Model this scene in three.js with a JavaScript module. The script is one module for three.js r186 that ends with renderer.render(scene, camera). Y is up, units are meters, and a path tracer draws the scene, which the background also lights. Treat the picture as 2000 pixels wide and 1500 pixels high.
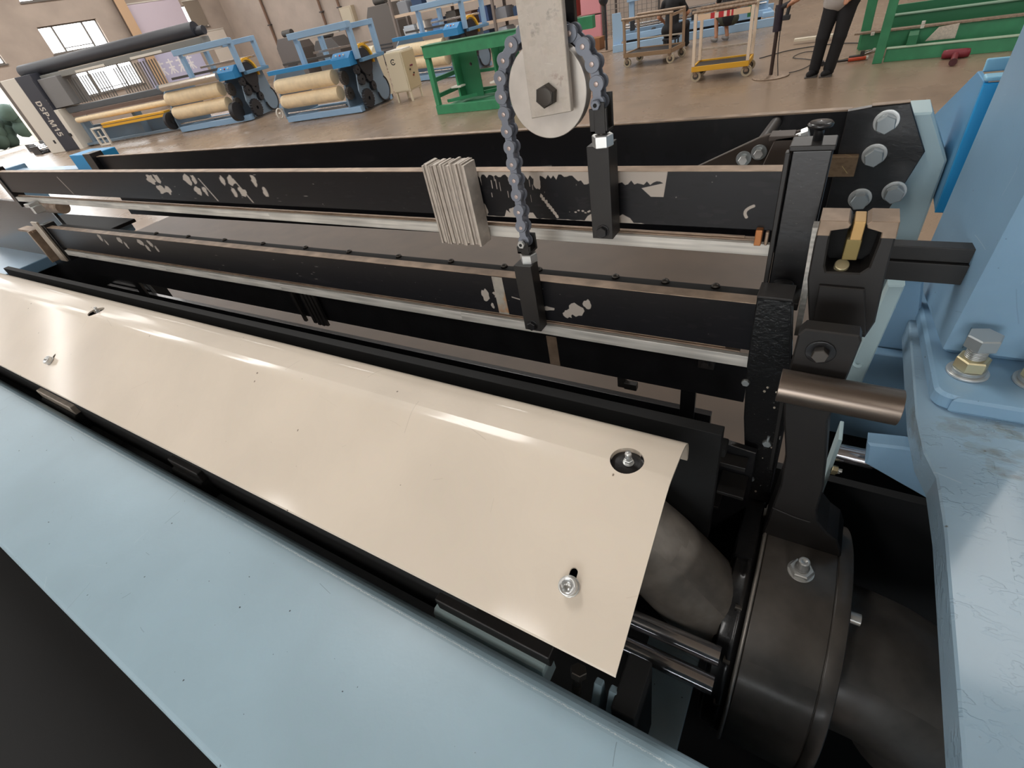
import * as THREE from 'three';
import { RoundedBoxGeometry } from 'three/addons/geometries/RoundedBoxGeometry.js';
import { MarchingCubes } from 'three/addons/objects/MarchingCubes.js';
import { RectAreaLightUniformsLib } from 'three/addons/lights/RectAreaLightUniformsLib.js';
import * as BGU from 'three/addons/utils/BufferGeometryUtils.js';
import { Brush, Evaluator, SUBTRACTION } from 'three-bvh-csg';

// ------------------------------------------------------------------ camera, sky, light, exposure
const scene = new THREE.Scene();
const EYE = 1.9;
const camera = new THREE.PerspectiveCamera(76.818, 2000 / 1500, 0.02, 200);
camera.position.set(0, EYE, 0);
camera.up.set(-0.19649532, 0.76043534, -0.61897309);
camera.lookAt(-0.47782942, EYE - 0.62551066, -0.61677829);
scene.add(camera);
const renderer = new THREE.WebGLRenderer({ antialias: true });
renderer.toneMapping = THREE.LinearToneMapping;
renderer.toneMappingExposure = 1.1;
renderer.shadowMap.enabled = true;
renderer.shadowMap.type = THREE.PCFSoftShadowMap;
RectAreaLightUniformsLib.init();
scene.background = new THREE.Color(0.93, 0.97, 1.0);      // hazy white daylight outside the windows
scene.backgroundIntensity = 8;
const CEIL = 8;
// each roof light: x, radiance, z from, z to, width, label
const STRIPS = [
  [-30, 12, -22, 9, .8, 'long white roof light strip beside the window wall'],
  [-22, 12, -22, 9, .8, 'long white roof light strip over the lettered grey loom'],
  [-15.3, 15, -4.6, -1.3, .9, 'short white roof light strip left of the camera, outer one'],
  [-11, 15, -4.6, -1.3, .9, 'short white roof light strip left of the camera, inner one'],
  [-4.4, 15, -4.6, -1.5, 1.8, 'short wide white roof light above the cream plate'],
  [2.7, 7, -8.2, -3.9, 1.2, 'short wide roof light mirrored in the glossy blue plate'],
  [-15.5, 12, -21, -11, 1, 'added white roof light strip brightening the leftmost blue loom'],  // this strip and the next two are unseen, added to brighten the background
  [-8, 12, -21, -11, 1, 'added white roof light strip brightening the green frame and cabinets'],
  [-.5, 10, -21, -12, 1, 'added white roof light strip brightening the trolleys and the standing person'],
  [-9.5, 10, 4.6, 12, .9, 'white roof light strip behind the camera on the left'],
  [-3, 10, 4.6, 12, .9, 'white roof light strip behind the camera, middle one'],
  [4, 10, 4.6, 12, .9, 'white roof light strip behind the camera on the right'],
  [12, 9, -18, 8, .9, 'long white roof light strip near the right wall'],
];

// ------------------------------------------------------------------ small tools
const V = (x, y, z) => new THREE.Vector3(x, y, z);
let seed = 7;
const rnd = () => { seed = (seed * 1664525 + 1013904223) >>> 0; return seed / 4294967296; };
const rr = (a, b) => a + (b - a) * rnd();
const used = {};
function numbered(n) { const k = used[n] = (used[n] ?? -1) + 1; return k ? `${n}_${String(k).padStart(3, '0')}` : n; }
const baseOf = new Map();
function thing(name, label, category, base = [0, 0, 0], group, turn = 0) {
  const o = new THREE.Group(); o.name = numbered(name); o.position.set(...base); o.rotation.y = turn;
  o.userData = { label, category }; if (group) o.userData.group = group;
  baseOf.set(o, turn === 0 ? base : [0, 0, 0]); scene.add(o); return o;
}
function uvBox(g) {                                            // texture coordinates in metres, by the way each face looks
  g = g.index ? g.toNonIndexed() : g;
  if (!g.attributes.normal) g.computeVertexNormals();
  const p = g.attributes.position, n = p.count, uv = new Float32Array(n * 2);
  const a = V(), b = V(), c = V(), e = V(), f = V();
  for (let i = 0; i < n; i += 3) {
    a.fromBufferAttribute(p, i); b.fromBufferAttribute(p, i + 1); c.fromBufferAttribute(p, i + 2);
    e.subVectors(b, a).cross(f.subVectors(c, a));
    const X = Math.abs(e.x), Y = Math.abs(e.y), Z = Math.abs(e.z);
    for (let k = 0; k < 3; k++) {
      const x = p.getX(i + k), y = p.getY(i + k), z = p.getZ(i + k), j = (i + k) * 2;
      if (Y >= X && Y >= Z) { uv[j] = x; uv[j + 1] = -z; } else if (X >= Z) { uv[j] = z; uv[j + 1] = y; } else { uv[j] = x; uv[j + 1] = y; }
    }
  }
  g.setAttribute('uv', new THREE.BufferAttribute(uv, 2)); return g;
}
function merged(geos) {
  geos = (Array.isArray(geos) ? geos : [geos]).map(g => {
    if (!g.userData.keepUV) g = uvBox(g); else if (g.index) g = g.toNonIndexed();
    if (!g.attributes.normal) g.computeVertexNormals();
    for (const k of Object.keys(g.attributes)) if (!['position', 'normal', 'uv'].includes(k)) g.deleteAttribute(k);
    return g;
  });
  return geos.length > 1 ? BGU.mergeGeometries(geos) : geos[0];
}
function part(name, geos, mat, parent, label) {               // one named mesh; geometry is given in world (or in the turned thing's own) metres
  const g = merged(geos), b = baseOf.get(parent);
  const m = new THREE.Mesh(g, mat); m.name = numbered(name); m.castShadow = m.receiveShadow = true;
  if (b) g.translate(-b[0], -b[1], -b[2]);
  if (label) m.userData.label = label;
  parent.add(m); if (b) baseOf.set(m, b);
  return m;
}
function solo(name, geos, mat, label, category, base = [0, 0, 0], group) {   // a thing that is one mesh
  const g = merged(geos); g.translate(-base[0], -base[1], -base[2]);
  const m = new THREE.Mesh(g, mat); m.name = numbered(name); m.position.set(...base); m.castShadow = m.receiveShadow = true;
  m.userData = { label, category }; if (group) m.userData.group = group; scene.add(m); return m;
}
function struct(name, geos, mat, parent = scene) {
  const m = new THREE.Mesh(merged(geos), mat); m.name = parent === scene ? name : numbered(name); m.castShadow = m.receiveShadow = true;
  if (parent === scene) m.userData.kind = 'structure'; parent.add(m); return m;
}
// box between bounds with small chamfers
function B(x0, x1, y0, y1, z0, z1, r = 0.0008) {
  const w = Math.abs(x1 - x0), h = Math.abs(y1 - y0), d = Math.abs(z1 - z0);
  const g = r > 0 ? new RoundedBoxGeometry(w, h, d, 1, Math.min(r, w * .45, h * .45, d * .45)) : new THREE.BoxGeometry(w, h, d);
  return g.translate((x0 + x1) / 2, (y0 + y1) / 2, (z0 + z1) / 2);
}
function turnTo(g, p0, p1) {                                  // lays a y-axis shape centred at 0 from p0 to p1
  const d = V().subVectors(p1, p0);
  g.applyQuaternion(new THREE.Quaternion().setFromUnitVectors(V(0, 1, 0), d.clone().normalize()));
  return g.translate((p0.x + p1.x) / 2, (p0.y + p1.y) / 2, (p0.z + p1.z) / 2);
}
const C = (p0, p1, r, n = 24, r1 = r) => turnTo(new THREE.CylinderGeometry(r1, r, p0.distanceTo(p1), n), p0, p1);
const Cx = (x0, x1, y, z, r, n = 24) => C(V(x0, y, z), V(x1, y, z), r, n);
function ring(c, axis, ri, ro, h) {                           // flat washer
  const b = Math.min(.0006, h * .3), g = new THREE.LatheGeometry([[ri, 0], [ro - b, 0], [ro, b], [ro, h - b], [ro - b, h], [ri, h], [ri, 0]].map(q => new THREE.Vector2(...q)), 40);
  return turnTo(g.translate(0, -h / 2, 0), c, c.clone().addScaledVector(axis, h));
}
function lathe(pts, c, axis, n = 32) {                        // pts are radius, height from c along axis
  const g = new THREE.LatheGeometry(pts.map(q => new THREE.Vector2(...q)), n);
  g.applyQuaternion(new THREE.Quaternion().setFromUnitVectors(V(0, 1, 0), axis.clone().normalize()));
  return g.translate(c.x, c.y, c.z);
}
function hex(c, axis, af, h, spin = 0) {                      // chamfered hexagon head
  const s = new THREE.Shape(), R = af / Math.sqrt(3);
  for (let i = 0; i < 6; i++) { const a = spin + i * Math.PI / 3; s[i ? 'lineTo' : 'moveTo'](R * Math.cos(a), R * Math.sin(a)); }
  const b = af * .05, g = new THREE.ExtrudeGeometry(s, { depth: h - b, bevelEnabled: true, bevelSize: b, bevelOffset: -b, bevelThickness: b, bevelSegments: 1 });
  g.rotateX(-Math.PI / 2);
  g.applyQuaternion(new THREE.Quaternion().setFromUnitVectors(V(0, 1, 0), axis.clone().normalize()));
  return g.translate(c.x, c.y, c.z);
}
function shapeOf(pts, holes = []) {
  const s = new THREE.Shape(pts.map(p => new THREE.Vector2(...p)));
  for (const h of holes) s.holes.push(new THREE.Path(h.map(p => new THREE.Vector2(...p))));
  return s;
}
function ext(s, d, bev) {
  return new THREE.ExtrudeGeometry(s, { depth: d - 2 * bev, bevelEnabled: bev > 0, bevelSize: bev, bevelOffset: -bev, bevelThickness: bev, bevelSegments: 1, curveSegments: 16 }).translate(0, 0, bev);
}
const plateZ = (pts, z0, z1, bev = .0008, holes) => ext(shapeOf(pts, holes), z1 - z0, bev).translate(0, 0, z0);                              // outline in x,y
const plateX = (pts, x0, x1, bev = .0008, holes) => ext(shapeOf(pts, holes), x1 - x0, bev).rotateY(-Math.PI / 2).translate(x1, 0, 0);      // outline in z,y
const plateY = (pts, y0, y1, bev = .0008, holes) => ext(shapeOf(pts, holes), y1 - y0, bev).rotateX(Math.PI / 2).translate(0, y1, 0);       // outline in x,z
const arc = (cx, cy, r, a0, a1, n = 8) => Array.from({ length: n + 1 }, (_, i) => { const a = (a0 + (a1 - a0) * i / n) * Math.PI / 180; return [cx + r * Math.cos(a), cy + r * Math.sin(a)]; });
const tube = (pts, r, n = 24, seg = 10) => new THREE.TubeGeometry(new THREE.CatmullRomCurve3(pts), n, r, seg);
const AX = V(1, 0, 0), AY = V(0, 1, 0), AZ = V(0, 0, 1);

// ------------------------------------------------------------------ procedural textures
const hash = (x, y, s) => { let h = (x * 374761393 + y * 668265263 + s * 974634777) | 0; h = Math.imul(h ^ (h >>> 13), 1274126177); return ((h ^ (h >>> 16)) >>> 0) / 4294967296; };
function vnoise(x, y, per, s) {                               // value noise that repeats every per cells
  const xi = Math.floor(x), yi = Math.floor(y), fx = x - xi, fy = y - yi, u = fx * fx * (3 - 2 * fx), v = fy * fy * (3 - 2 * fy);
  const w = (i) => ((i % per) + per) % per;
  const a = hash(w(xi), w(yi), s), b = hash(w(xi + 1), w(yi), s), c = hash(w(xi), w(yi + 1), s), d = hash(w(xi + 1), w(yi + 1), s);
  return a + (b - a) * u + (c - a) * v + (a - b - c + d) * u * v;
}
const fbm = (x, y, per, s, oct = 4) => { let t = 0, k = .5; for (let i = 0; i < oct; i++) { t += k * vnoise(x, y, per, s + i); x *= 2; y *= 2; per *= 2; k *= .5; } return t / (1 - Math.pow(.5, oct)); };
function finish(t, size, srgb) {
  t.wrapS = t.wrapT = THREE.RepeatWrapping; t.magFilter = THREE.LinearFilter; t.minFilter = THREE.LinearMipmapLinearFilter; t.generateMipmaps = true;
  if (srgb) t.colorSpace = THREE.SRGBColorSpace; if (size) t.repeat.set(1 / size, 1 / size); t.needsUpdate = true; return t;
}
function pix(n, size, fn, srgb = true) {                      // n x n pixels over size metres, fn(u, v) gives 0..255 numbers
  const d = new Uint8Array(n * n * 4);
  for (let j = 0; j < n; j++) for (let i = 0; i < n; i++) { const c = fn(i / n, j / n), k = (j * n + i) * 4; d[k] = c[0]; d[k + 1] = c[1]; d[k + 2] = c[2]; d[k + 3] = 255; }
  return finish(new THREE.DataTexture(d, n, n), size, srgb);
}
function canvas(w, h, draw, size, srgb = true) {
  const c = document.createElement('canvas'); c.width = w; c.height = h; const x = c.getContext('2d'); draw(x, w, h);
  return finish(new THREE.CanvasTexture(c), size, srgb);
}
function blob(x, cx, cy, rx, ry, n = 14, rough = .45) {       // ragged patch
  x.beginPath();
  for (let i = 0; i < n; i++) { const a = i / n * 6.283, k = 1 - rough * rnd(); x[i ? 'lineTo' : 'moveTo'](cx + Math.cos(a) * rx * k, cy + Math.sin(a) * ry * k); }
  x.closePath(); x.fill();
}
const G = (hexc, rough, coat, more = {}) => new THREE.MeshPhysicalMaterial({ color: new THREE.Color(hexc), roughness: rough, clearcoat: coat, clearcoatRoughness: .1, ...more });   // gloss enamel
const S = (hexc, rough, metal = 0, more = {}) => new THREE.MeshStandardMaterial({ color: new THREE.Color(hexc), roughness: rough, metalness: metal, ...more });
const mottled = (n, size, c, amp, cells, s, extra) => pix(n, size, (u, v) => {
  const k = 1 + amp * (fbm(u * cells, v * cells, cells, s, 5) - .5) * 2; const q = extra ? extra(u, v) : 0;
  return c.map(a => Math.max(0, Math.min(255, a * k + q)));
});
const bumpNoise = (n, size, cells, s, sx = 1) => pix(n, size, (u, v) => { const k = 255 * fbm(u * cells * sx, v * cells, cells * sx, s, 4); return [k, k, k]; }, false);

function paintMap(n, size, base, chip, nchip, nscr, seed0, scr = [235, 235, 230], worn, stains = []) {
  seed = seed0;
  return canvas(n, n, (x, w) => {
    const im = x.createImageData(w, w);
    for (let j = 0; j < w; j++) for (let i = 0; i < w; i++) { const k = 1 + .05 * (fbm(i / w * 6, j / w * 6, 6, seed0, 5) - .5) * 2, q = (j * w + i) * 4; for (let a = 0; a < 3; a++) im.data[q + a] = Math.min(255, base[a] * k); im.data[q + 3] = 255; }
    x.putImageData(im, 0, 0);
    const px = w / size;
    x.fillStyle = `rgb(${chip})`;
    for (let i = 0; i < nchip; i++) { const s = (.0004 + .0016 * Math.pow(rnd(), 3)) * px; blob(x, rnd() * w, rnd() * w, s * rr(.6, 1.6), s, 9, .6); }
    for (const [sx, sz, rx, rz] of stains) for (let i = 0; i < 26; i++) { x.fillStyle = `rgba(${rnd() < .5 ? '92,90,78' : '120,118,104'},${rr(.05, .16)})`; const cx = ((sx / size) % 1 + 1) % 1 * w, cy = (1 - ((-sz / size) % 1 + 1) % 1) * w; blob(x, cx + rr(-1, 1) * rx * px, cy + rr(-1, 1) * rz * px, rr(.2, .7) * rx * px, rr(.2, .7) * rz * px, 12, .6); }
    if (worn !== undefined) { x.fillStyle = 'rgba(226,232,234,.85)'; for (let i = 0; i < 900; i++) { const on = fbm(i / 900 * 9, .5, 9, 17, 3) + .12; if (on < .4) continue; blob(x, i / 900 * w, (1 - worn / size) * w + rr(-1.5, 1.5), rr(1.2, 3), rr(.8, 2.8) * on * 1.7, 7, .6); } }
    for (let i = 0; i < nscr; i++) { const a = rr(-.6, .6) + (rnd() < .4 ? 1.4 : 0), L = rr(.006, .05) * px, cx = rnd() * w, cy = rnd() * w; x.strokeStyle = rnd() < .5 ? `rgba(${scr},${rr(.1, .4)})` : `rgba(${chip},${rr(.15, .45)})`; x.lineWidth = rr(.6, 1.6); x.beginPath(); x.moveTo(cx, cy); x.quadraticCurveTo(cx + L * .5 * Math.cos(a) + rr(-3, 3), cy + L * .5 * Math.sin(a) + rr(-3, 3), cx + L * Math.cos(a), cy + L * Math.sin(a)); x.stroke(); }
  }, size);
}
const M = {};
M.blueBeam = S('#ffffff', .34, 0, { map: paintMap(2048, .8, [158, 184, 198], [38, 44, 52], 130, 70, 11, undefined, .1285), bumpMap: bumpNoise(512, .12, 32, 5), bumpScale: .00006 });
M.bluePlate = G('#ffffff', .4, .35, { map: paintMap(1024, .8, [140, 166, 184], [82, 84, 78], 150, 60, 12, undefined, undefined, [[.206, -.592, .03, .016], [.226, -.553, .028, .012], [.244, -.60, .02, .012], [.236, -.53, .02, .008], [.30, -.42, .03, .02]]) });
M.bluePlate.bumpMap = pix(1024, .22, (u, v) => { const q = fbm(u * 26 + 1.2 * fbm(u * 6, v * 6, 6, 31), v * 50, 26 * 50, 33, 3), w = fbm(u * 5, v * 7, 35, 35, 3), t = Math.max(0, Math.min(1, (q - .52) / .14)), k = 255 * (t * t * (3 - 2 * t) * Math.max(0, Math.min(1, (w - .38) * 5)) * .8 + .2 * w); return [k, k, k]; }, false); M.bluePlate.bumpScale = .0007;
M.blue = S('#ffffff', .36, 0, { map: paintMap(1024, .6, [128, 162, 188], [40, 50, 60], 60, 50, 13), bumpMap: bumpNoise(256, .1, 32, 6), bumpScale: .00005 });
M.blueGrey = S('#8ba2ad', .42);
M.blueSat = S('#2c9cd9', .4);
M.bluePale = S('#b9d0d4', .45);
M.cream = G('#ffffff', .5, .55, { map: paintMap(2048, 1.0, [221, 208, 191], [120, 105, 88], 60, 46, 21, [190, 172, 150]), bumpMap: bumpNoise(512, .2, 24, 8), bumpScale: .00012 });
const blackBump = bumpNoise(512, .05, 16, 9);
M.black = G('#ffffff', .34, .35, { map: mottled(512, .3, [24, 24, 26], .25, 12, 41), bumpMap: blackBump, bumpScale: .0002 });
M.blackSatin = S('#ffffff', .45, 0, { map: mottled(512, .3, [34, 32, 31], .18, 10, 42) });
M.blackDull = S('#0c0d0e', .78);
M.drum = G('#ffffff', .46, .6, { clearcoatRoughness: .2, map: mottled(1024, .25, [80, 75, 70], .22, 10, 43), bumpMap: bumpNoise(256, .04, 24, 44), bumpScale: .00004 });
M.cast = S('#ffffff', .42, .2, { map: mottled(512, .2, [134, 127, 119], .22, 9, 45) });
M.steel = S('#ffffff', .42, .4, { map: mottled(1024, .2, [190, 180, 170], .16, 9, 46), roughnessMap: mottled(512, .1, [255, 255, 255], .2, 16, 47) });
M.disc = S('#ffffff', .4, .35, { map: mottled(512, .15, [205, 198, 190], .07, 7, 48) });
M.bare = S('#ffffff', .5, .55, { map: mottled(1024, .3, [158, 138, 120], .22, 14, 49) });
M.bareLight = S('#ffffff', .45, .5, { map: mottled(512, .2, [196, 184, 170], .12, 12, 50) });
M.galv = S('#ffffff', .45, .25, { map: pix(1024, .5, (u, v) => { const k = 196 + 52 * (fbm(u * 8, v * 8, 8, 51, 3) - .5) + 46 * (vnoise(u * 6, v * 180, 180 * 6, 52) - .5); return [k, k * .985, k * .95]; }) });
M.zinc = S('#d2d3d1', .28, .65);
M.zincYellow = S('#d9cda6', .3, .7);
M.boltGrey = S('#a4abad', .36, .5);
M.boltDark = S('#4a4642', .4, .7);
M.chainM = S('#7c818c', .42, .4);
M.chainPin = S('#c0aea8', .38, .45);
M.polish = S('#b4b4b8', .16, .9);
M.brass = S('#c9a36a', .42, .4);
M.copper = S('#b7794a', .45, .5);
M.white = S('#e8e4dc', .5);

// flaked black paint: u runs along the bar, denser near the right-hand end
const NEAR = .75, LONG = 2.45, NEARU = .7;
const uAlong = (d) => d < NEAR ? d / NEAR * NEARU : NEARU + (d - NEAR) / (LONG - NEAR) * (1 - NEARU);
function flakedPlate(x0, x1, y0, y1, z0, z1) {                // d = 0 at the right-hand end x1
  const N = 40, pos = [], uv = [], h = y1 - y0;
  const quad = (a, b, c, d, ua, ub, uc, ud) => { pos.push(...a, ...b, ...c, ...a, ...c, ...d); uv.push(...ua, ...ub, ...uc, ...ua, ...uc, ...ud); };
  for (let i = 0; i < N; i++) {
    const a = x0 + (x1 - x0) * i / N, b = x0 + (x1 - x0) * (i + 1) / N, ua = uAlong(x1 - a), ub = uAlong(x1 - b);
    quad([a, y0, z1], [b, y0, z1], [b, y1, z1], [a, y1, z1], [ua, 0], [ub, 0], [ub, 1], [ua, 1]);
    quad([b, y0, z0], [a, y0, z0], [a, y1, z0], [b, y1, z0], [ub, .5], [ua, .5], [ua, .52], [ub, .52]);
    quad([a, y0, z0], [b, y0, z0], [b, y0, z1], [a, y0, z1], [ua, .5], [ub, .5], [ub, .51], [ua, .51]);
    quad([a, y1, z1], [b, y1, z1], [b, y1, z0], [a, y1, z0], [ua, .5], [ub, .5], [ub, .51], [ua, .51]);
  }
  quad([x1, y0, z1], [x1, y0, z0], [x1, y1, z0], [x1, y1, z1], [.01, .5], [.01, .5], [.01, .6], [.01, .6]);
  quad([x0, y0, z0], [x0, y0, z1], [x0, y1, z1], [x0, y1, z0], [.99, .5], [.99, .5], [.99, .6], [.99, .6]);
  const g = new THREE.BufferGeometry(); g.setAttribute('position', new THREE.Float32BufferAttribute(pos, 3)); g.setAttribute('uv', new THREE.Float32BufferAttribute(uv, 2)); g.computeVertexNormals();
  g.userData.keepUV = true; return g;
}
function flakes(draw, sd) {
  seed = sd;
  const t = canvas(2048, 128, (x, w, h) => {
    x.fillStyle = 'rgb(24,24,27)'; x.fillRect(0, 0, w, h);
    for (let i = 0; i < 260; i++) { x.fillStyle = `rgba(${rnd() < .5 ? '46,45,46' : '12,12,13'},.3)`; blob(x, rnd() * w, rnd() * h, rr(4, 26), rr(2, 8)); }
    draw(x, (d) => uAlong(d) * w, h);
  }, 0);
  t.wrapS = t.wrapT = THREE.ClampToEdgeWrapping; return new THREE.MeshPhysicalMaterial({ map: t, roughness: .3, specularIntensity: .6 });
}

// ------------------------------------------------------------------ the hall
const WX = -34, WZ = -24, EX = 22, FZ = 14;
M.floor = S('#ffffff', .33, 0, {
  map: pix(1024, 9, (u, v) => {
    const n = fbm(u * 5, v * 5, 5, 61, 6), m = fbm(u * 40, v * 12, 480, 62, 3), st = fbm(u * 9, v * 9, 9, 63, 5);
    const k = 1 + .1 * (n - .5) + .1 * (m - .5) - (st > .66 ? (st - .66) * .5 : 0); return [148 * k, 128 * k, 109 * k];
  }),
  roughnessMap: pix(512, 5, (u, v) => { const k = 215 + 50 * (fbm(u * 10, v * 10, 10, 64, 4) - .5); return [k, k, k]; }, false),
  bumpMap: bumpNoise(512, .8, 24, 65), bumpScale: .0005,
});
M.wall = S('#ffffff', .85, 0, { map: mottled(512, 6, [178, 164, 153], .1, 6, 66) });
M.ceil = S('#a9a7a2', .8);
struct('floor', B(WX - .3, EX + .3, -.3, 0, WZ - .3, FZ + .3, 0), M.floor);
struct('ceiling', B(WX - .3, EX + .3, CEIL, CEIL + .3, WZ - .3, FZ + .3, 0), M.ceil);
struct('wall_back', B(WX - .3, EX + .3, 0, CEIL, WZ - .3, WZ, 0), M.wall);
struct('wall_right', B(EX, EX + .3, 0, CEIL, WZ, FZ, 0), M.wall);
const GATE = [-5, 2.5, 4.2];
struct('wall_front', ext(shapeOf([[WX - .3, 0], [EX + .3, 0], [EX + .3, CEIL], [WX - .3, CEIL]], [[[GATE[0], .001], [GATE[1], .001], [GATE[1], GATE[2]], [GATE[0], GATE[2]]]]), .3, 0).translate(0, 0, FZ), M.wall);
const WINS = [[-11.75, -8.9], [-16.62, -13.84], [-22.6, -19.7], [-6.6, -3.8], [-1.5, 1.3], [4, 6.8]], WY0 = 3.25, WY1 = 4.36, LOW = [[-17.2, -14.1]], DOOR = [-10.9, -7.2, 3.0];
{
  const s = shapeOf([[WZ, 0], [FZ, 0], [FZ, CEIL], [WZ, CEIL]], [
    ...WINS.map(([a, b]) => [[a, WY0], [b, WY0], [b, WY1], [a, WY1]]),
    ...WINS.map(([a, b]) => [[a, 5.3], [b, 5.3], [b, 7.2], [a, 7.2]]),
    ...LOW.map(([a, b]) => [[a, 1.35], [b, 1.35], [b, 2.45], [a, 2.45]]),
    [[DOOR[0], 0.001], [DOOR[1], 0.001], [DOOR[1], DOOR[2]], [DOOR[0], DOOR[2]]]]);
  struct('wall_left', ext(s, .3, 0).rotateY(-Math.PI / 2).translate(WX, 0, 0), M.wall);
}
M.frame = S('#6f6a65', .5);
M.glass = new THREE.MeshPhysicalMaterial({ color: '#ffffff', roughness: .05, transmission: 1, thickness: 0, ior: 1.45 });
let wn = 1;
for (const [y0, y1, row] of [[WY0, WY1, WINS], [5.3, 7.2, WINS], [1.35, 2.45, LOW]]) for (const [a, b] of row) {
  const w = new THREE.Group(); w.name = `window_${wn++}`; w.userData.kind = 'structure'; scene.add(w);
  const x0 = WX - .2, x1 = WX - .14, d = b - a;
  const cuts = [a, a + d * .25, a + d * .76, b];
  struct('window_frame', [B(x0, x1, y0, y0 + .06, a, b, 0), B(x0, x1, y1 - .06, y1, a, b, 0), ...cuts.map(z => B(x0 - .01, x1 + .01, y0, y1, z - .04, z + .04, 0)), B(x0, x1, y0 + .16, y0 + .2, cuts[1], cuts[2], 0)], M.frame, w);
  for (let i = 0; i < 3; i++) struct('pane', B(WX - .176, WX - .17, y0 + .05, y1 - .05, cuts[i] + .02, cuts[i + 1] - .02, 0), M.glass, w);
  struct('window_sill', B(WX - .12, WX + .06, y0 - .05, y0 - .001, a - .05, b + .05, 0), M.frame, w);
}
{
  const d = new THREE.Group(); d.name = 'door_1'; d.userData.kind = 'structure'; scene.add(d);
  struct('door_frame', [B(WX - .3, WX + .03, 0, DOOR[2] + .12, DOOR[0] - .12, DOOR[0] - .001, 0), B(WX - .3, WX + .03, 0, DOOR[2] + .12, DOOR[1] + .001, DOOR[1] + .12, 0), B(WX - .3, WX + .03, DOOR[2] + .001, DOOR[2] + .12, DOOR[0], DOOR[1], 0)], M.frame, d);
}
{
  const d = new THREE.Group(); d.name = 'door_2'; d.userData.kind = 'structure'; scene.add(d);
  struct('door_frame', [B(GATE[0] - .15, GATE[0] - .001, 0, GATE[2] + .15, FZ - .05, FZ + .3, 0), B(GATE[1] + .001, GATE[1] + .15, 0, GATE[2] + .15, FZ - .05, FZ + .3, 0), B(GATE[0], GATE[1], GATE[2] + .001, GATE[2] + .15, FZ - .05, FZ + .3, 0)], M.frame, d);
  struct('trim_2', B(-40, 30, -.3, -.01, FZ + .31, 60, 0), S('#b9b2a6', .9));
}
// steel pillars against the left wall
M.pillar = S('#6f625a', .7); M.pillarTan = S('#c9a888', .7);
[[-18.0, 'brown steel pillar on the window wall right of the three-pane window'], [-7.9, 'brown steel pillar at the far left beside the doorway']].forEach(([z, l]) => {
  const t = thing('wall_pillar', l, 'pillar', [WX + .25, 0, z]);
  part('web', B(WX + .001, WX + .42, 0, CEIL - .001, z - .12, z + .12, .01), M.pillar, t);
  part('flange', B(WX + .42, WX + .46, 0, CEIL - .001, z - .26, z + .26, .01), M.pillarTan, t);
});
// roof lights: glowing trays with an area light of the same size just below
STRIPS.forEach(([x, L, z0, z1, w, label]) => {
  const zc = (z0 + z1) / 2, t = thing('roof_light', label, 'ceiling light', [x, CEIL, zc]);
  part('tray', B(x - w / 2 - .05, x + w / 2 + .05, CEIL - .1, CEIL - .002, z0 - .05, z1 + .05, .01), M.white, t);
  part('diffuser', B(x - w / 2, x + w / 2, CEIL - .13, CEIL - .101, z0, z1, .005), new THREE.MeshStandardMaterial({ color: '#ffffff', emissive: '#fffaf2', emissiveIntensity: .8, roughness: .6 }), t);
  const l = new THREE.RectAreaLight(new THREE.Color(1, .985, .96), L, w, z1 - z0);
  l.position.set(x, CEIL - .14, zc); l.rotation.x = -Math.PI / 2; scene.add(l); l.castShadow = true;
});

// ------------------------------------------------------------------ the loom in front: beam, cover plate, frames
const LX = -2.5;                                              // left end of the long pieces
// breast beam: hollow section with rounded upper edges
{
  const y1 = 1.33, zi = -.147, zo = .087, y0 = 1.2;
  const pr = [[zi, y0], [zi, y1 - .022], ...arc(zi + .022, y1 - .022, .022, 180, 90, 6), ...arc(zo - .007, y1 - .007, .007, 90, 0, 4), [zo, y1 - .02], [zo, y0]];
  const t = thing('breast_beam', 'long light blue painted beam along the lower left of the picture', 'beam', [-1, y0, 0]);
  part('beam_shell', plateX(pr, LX - .3, .15, 0), M.blueBeam, t);
  part('end_cap', B(.151, .158, y0 + .004, y1 - .006, zi + .006, zo - .006, .001), M.blue, t);
}
solo('front_guard', [B(-2.6, .2, .9, .915, .1005, .85, .002), B(-2.6, .2, .2, 1.19, .088, .1, .002)], M.blackDull, 'black sheet guard under the outer edge of the light blue beam', 'guard', [-1, .2, .3]);
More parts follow.
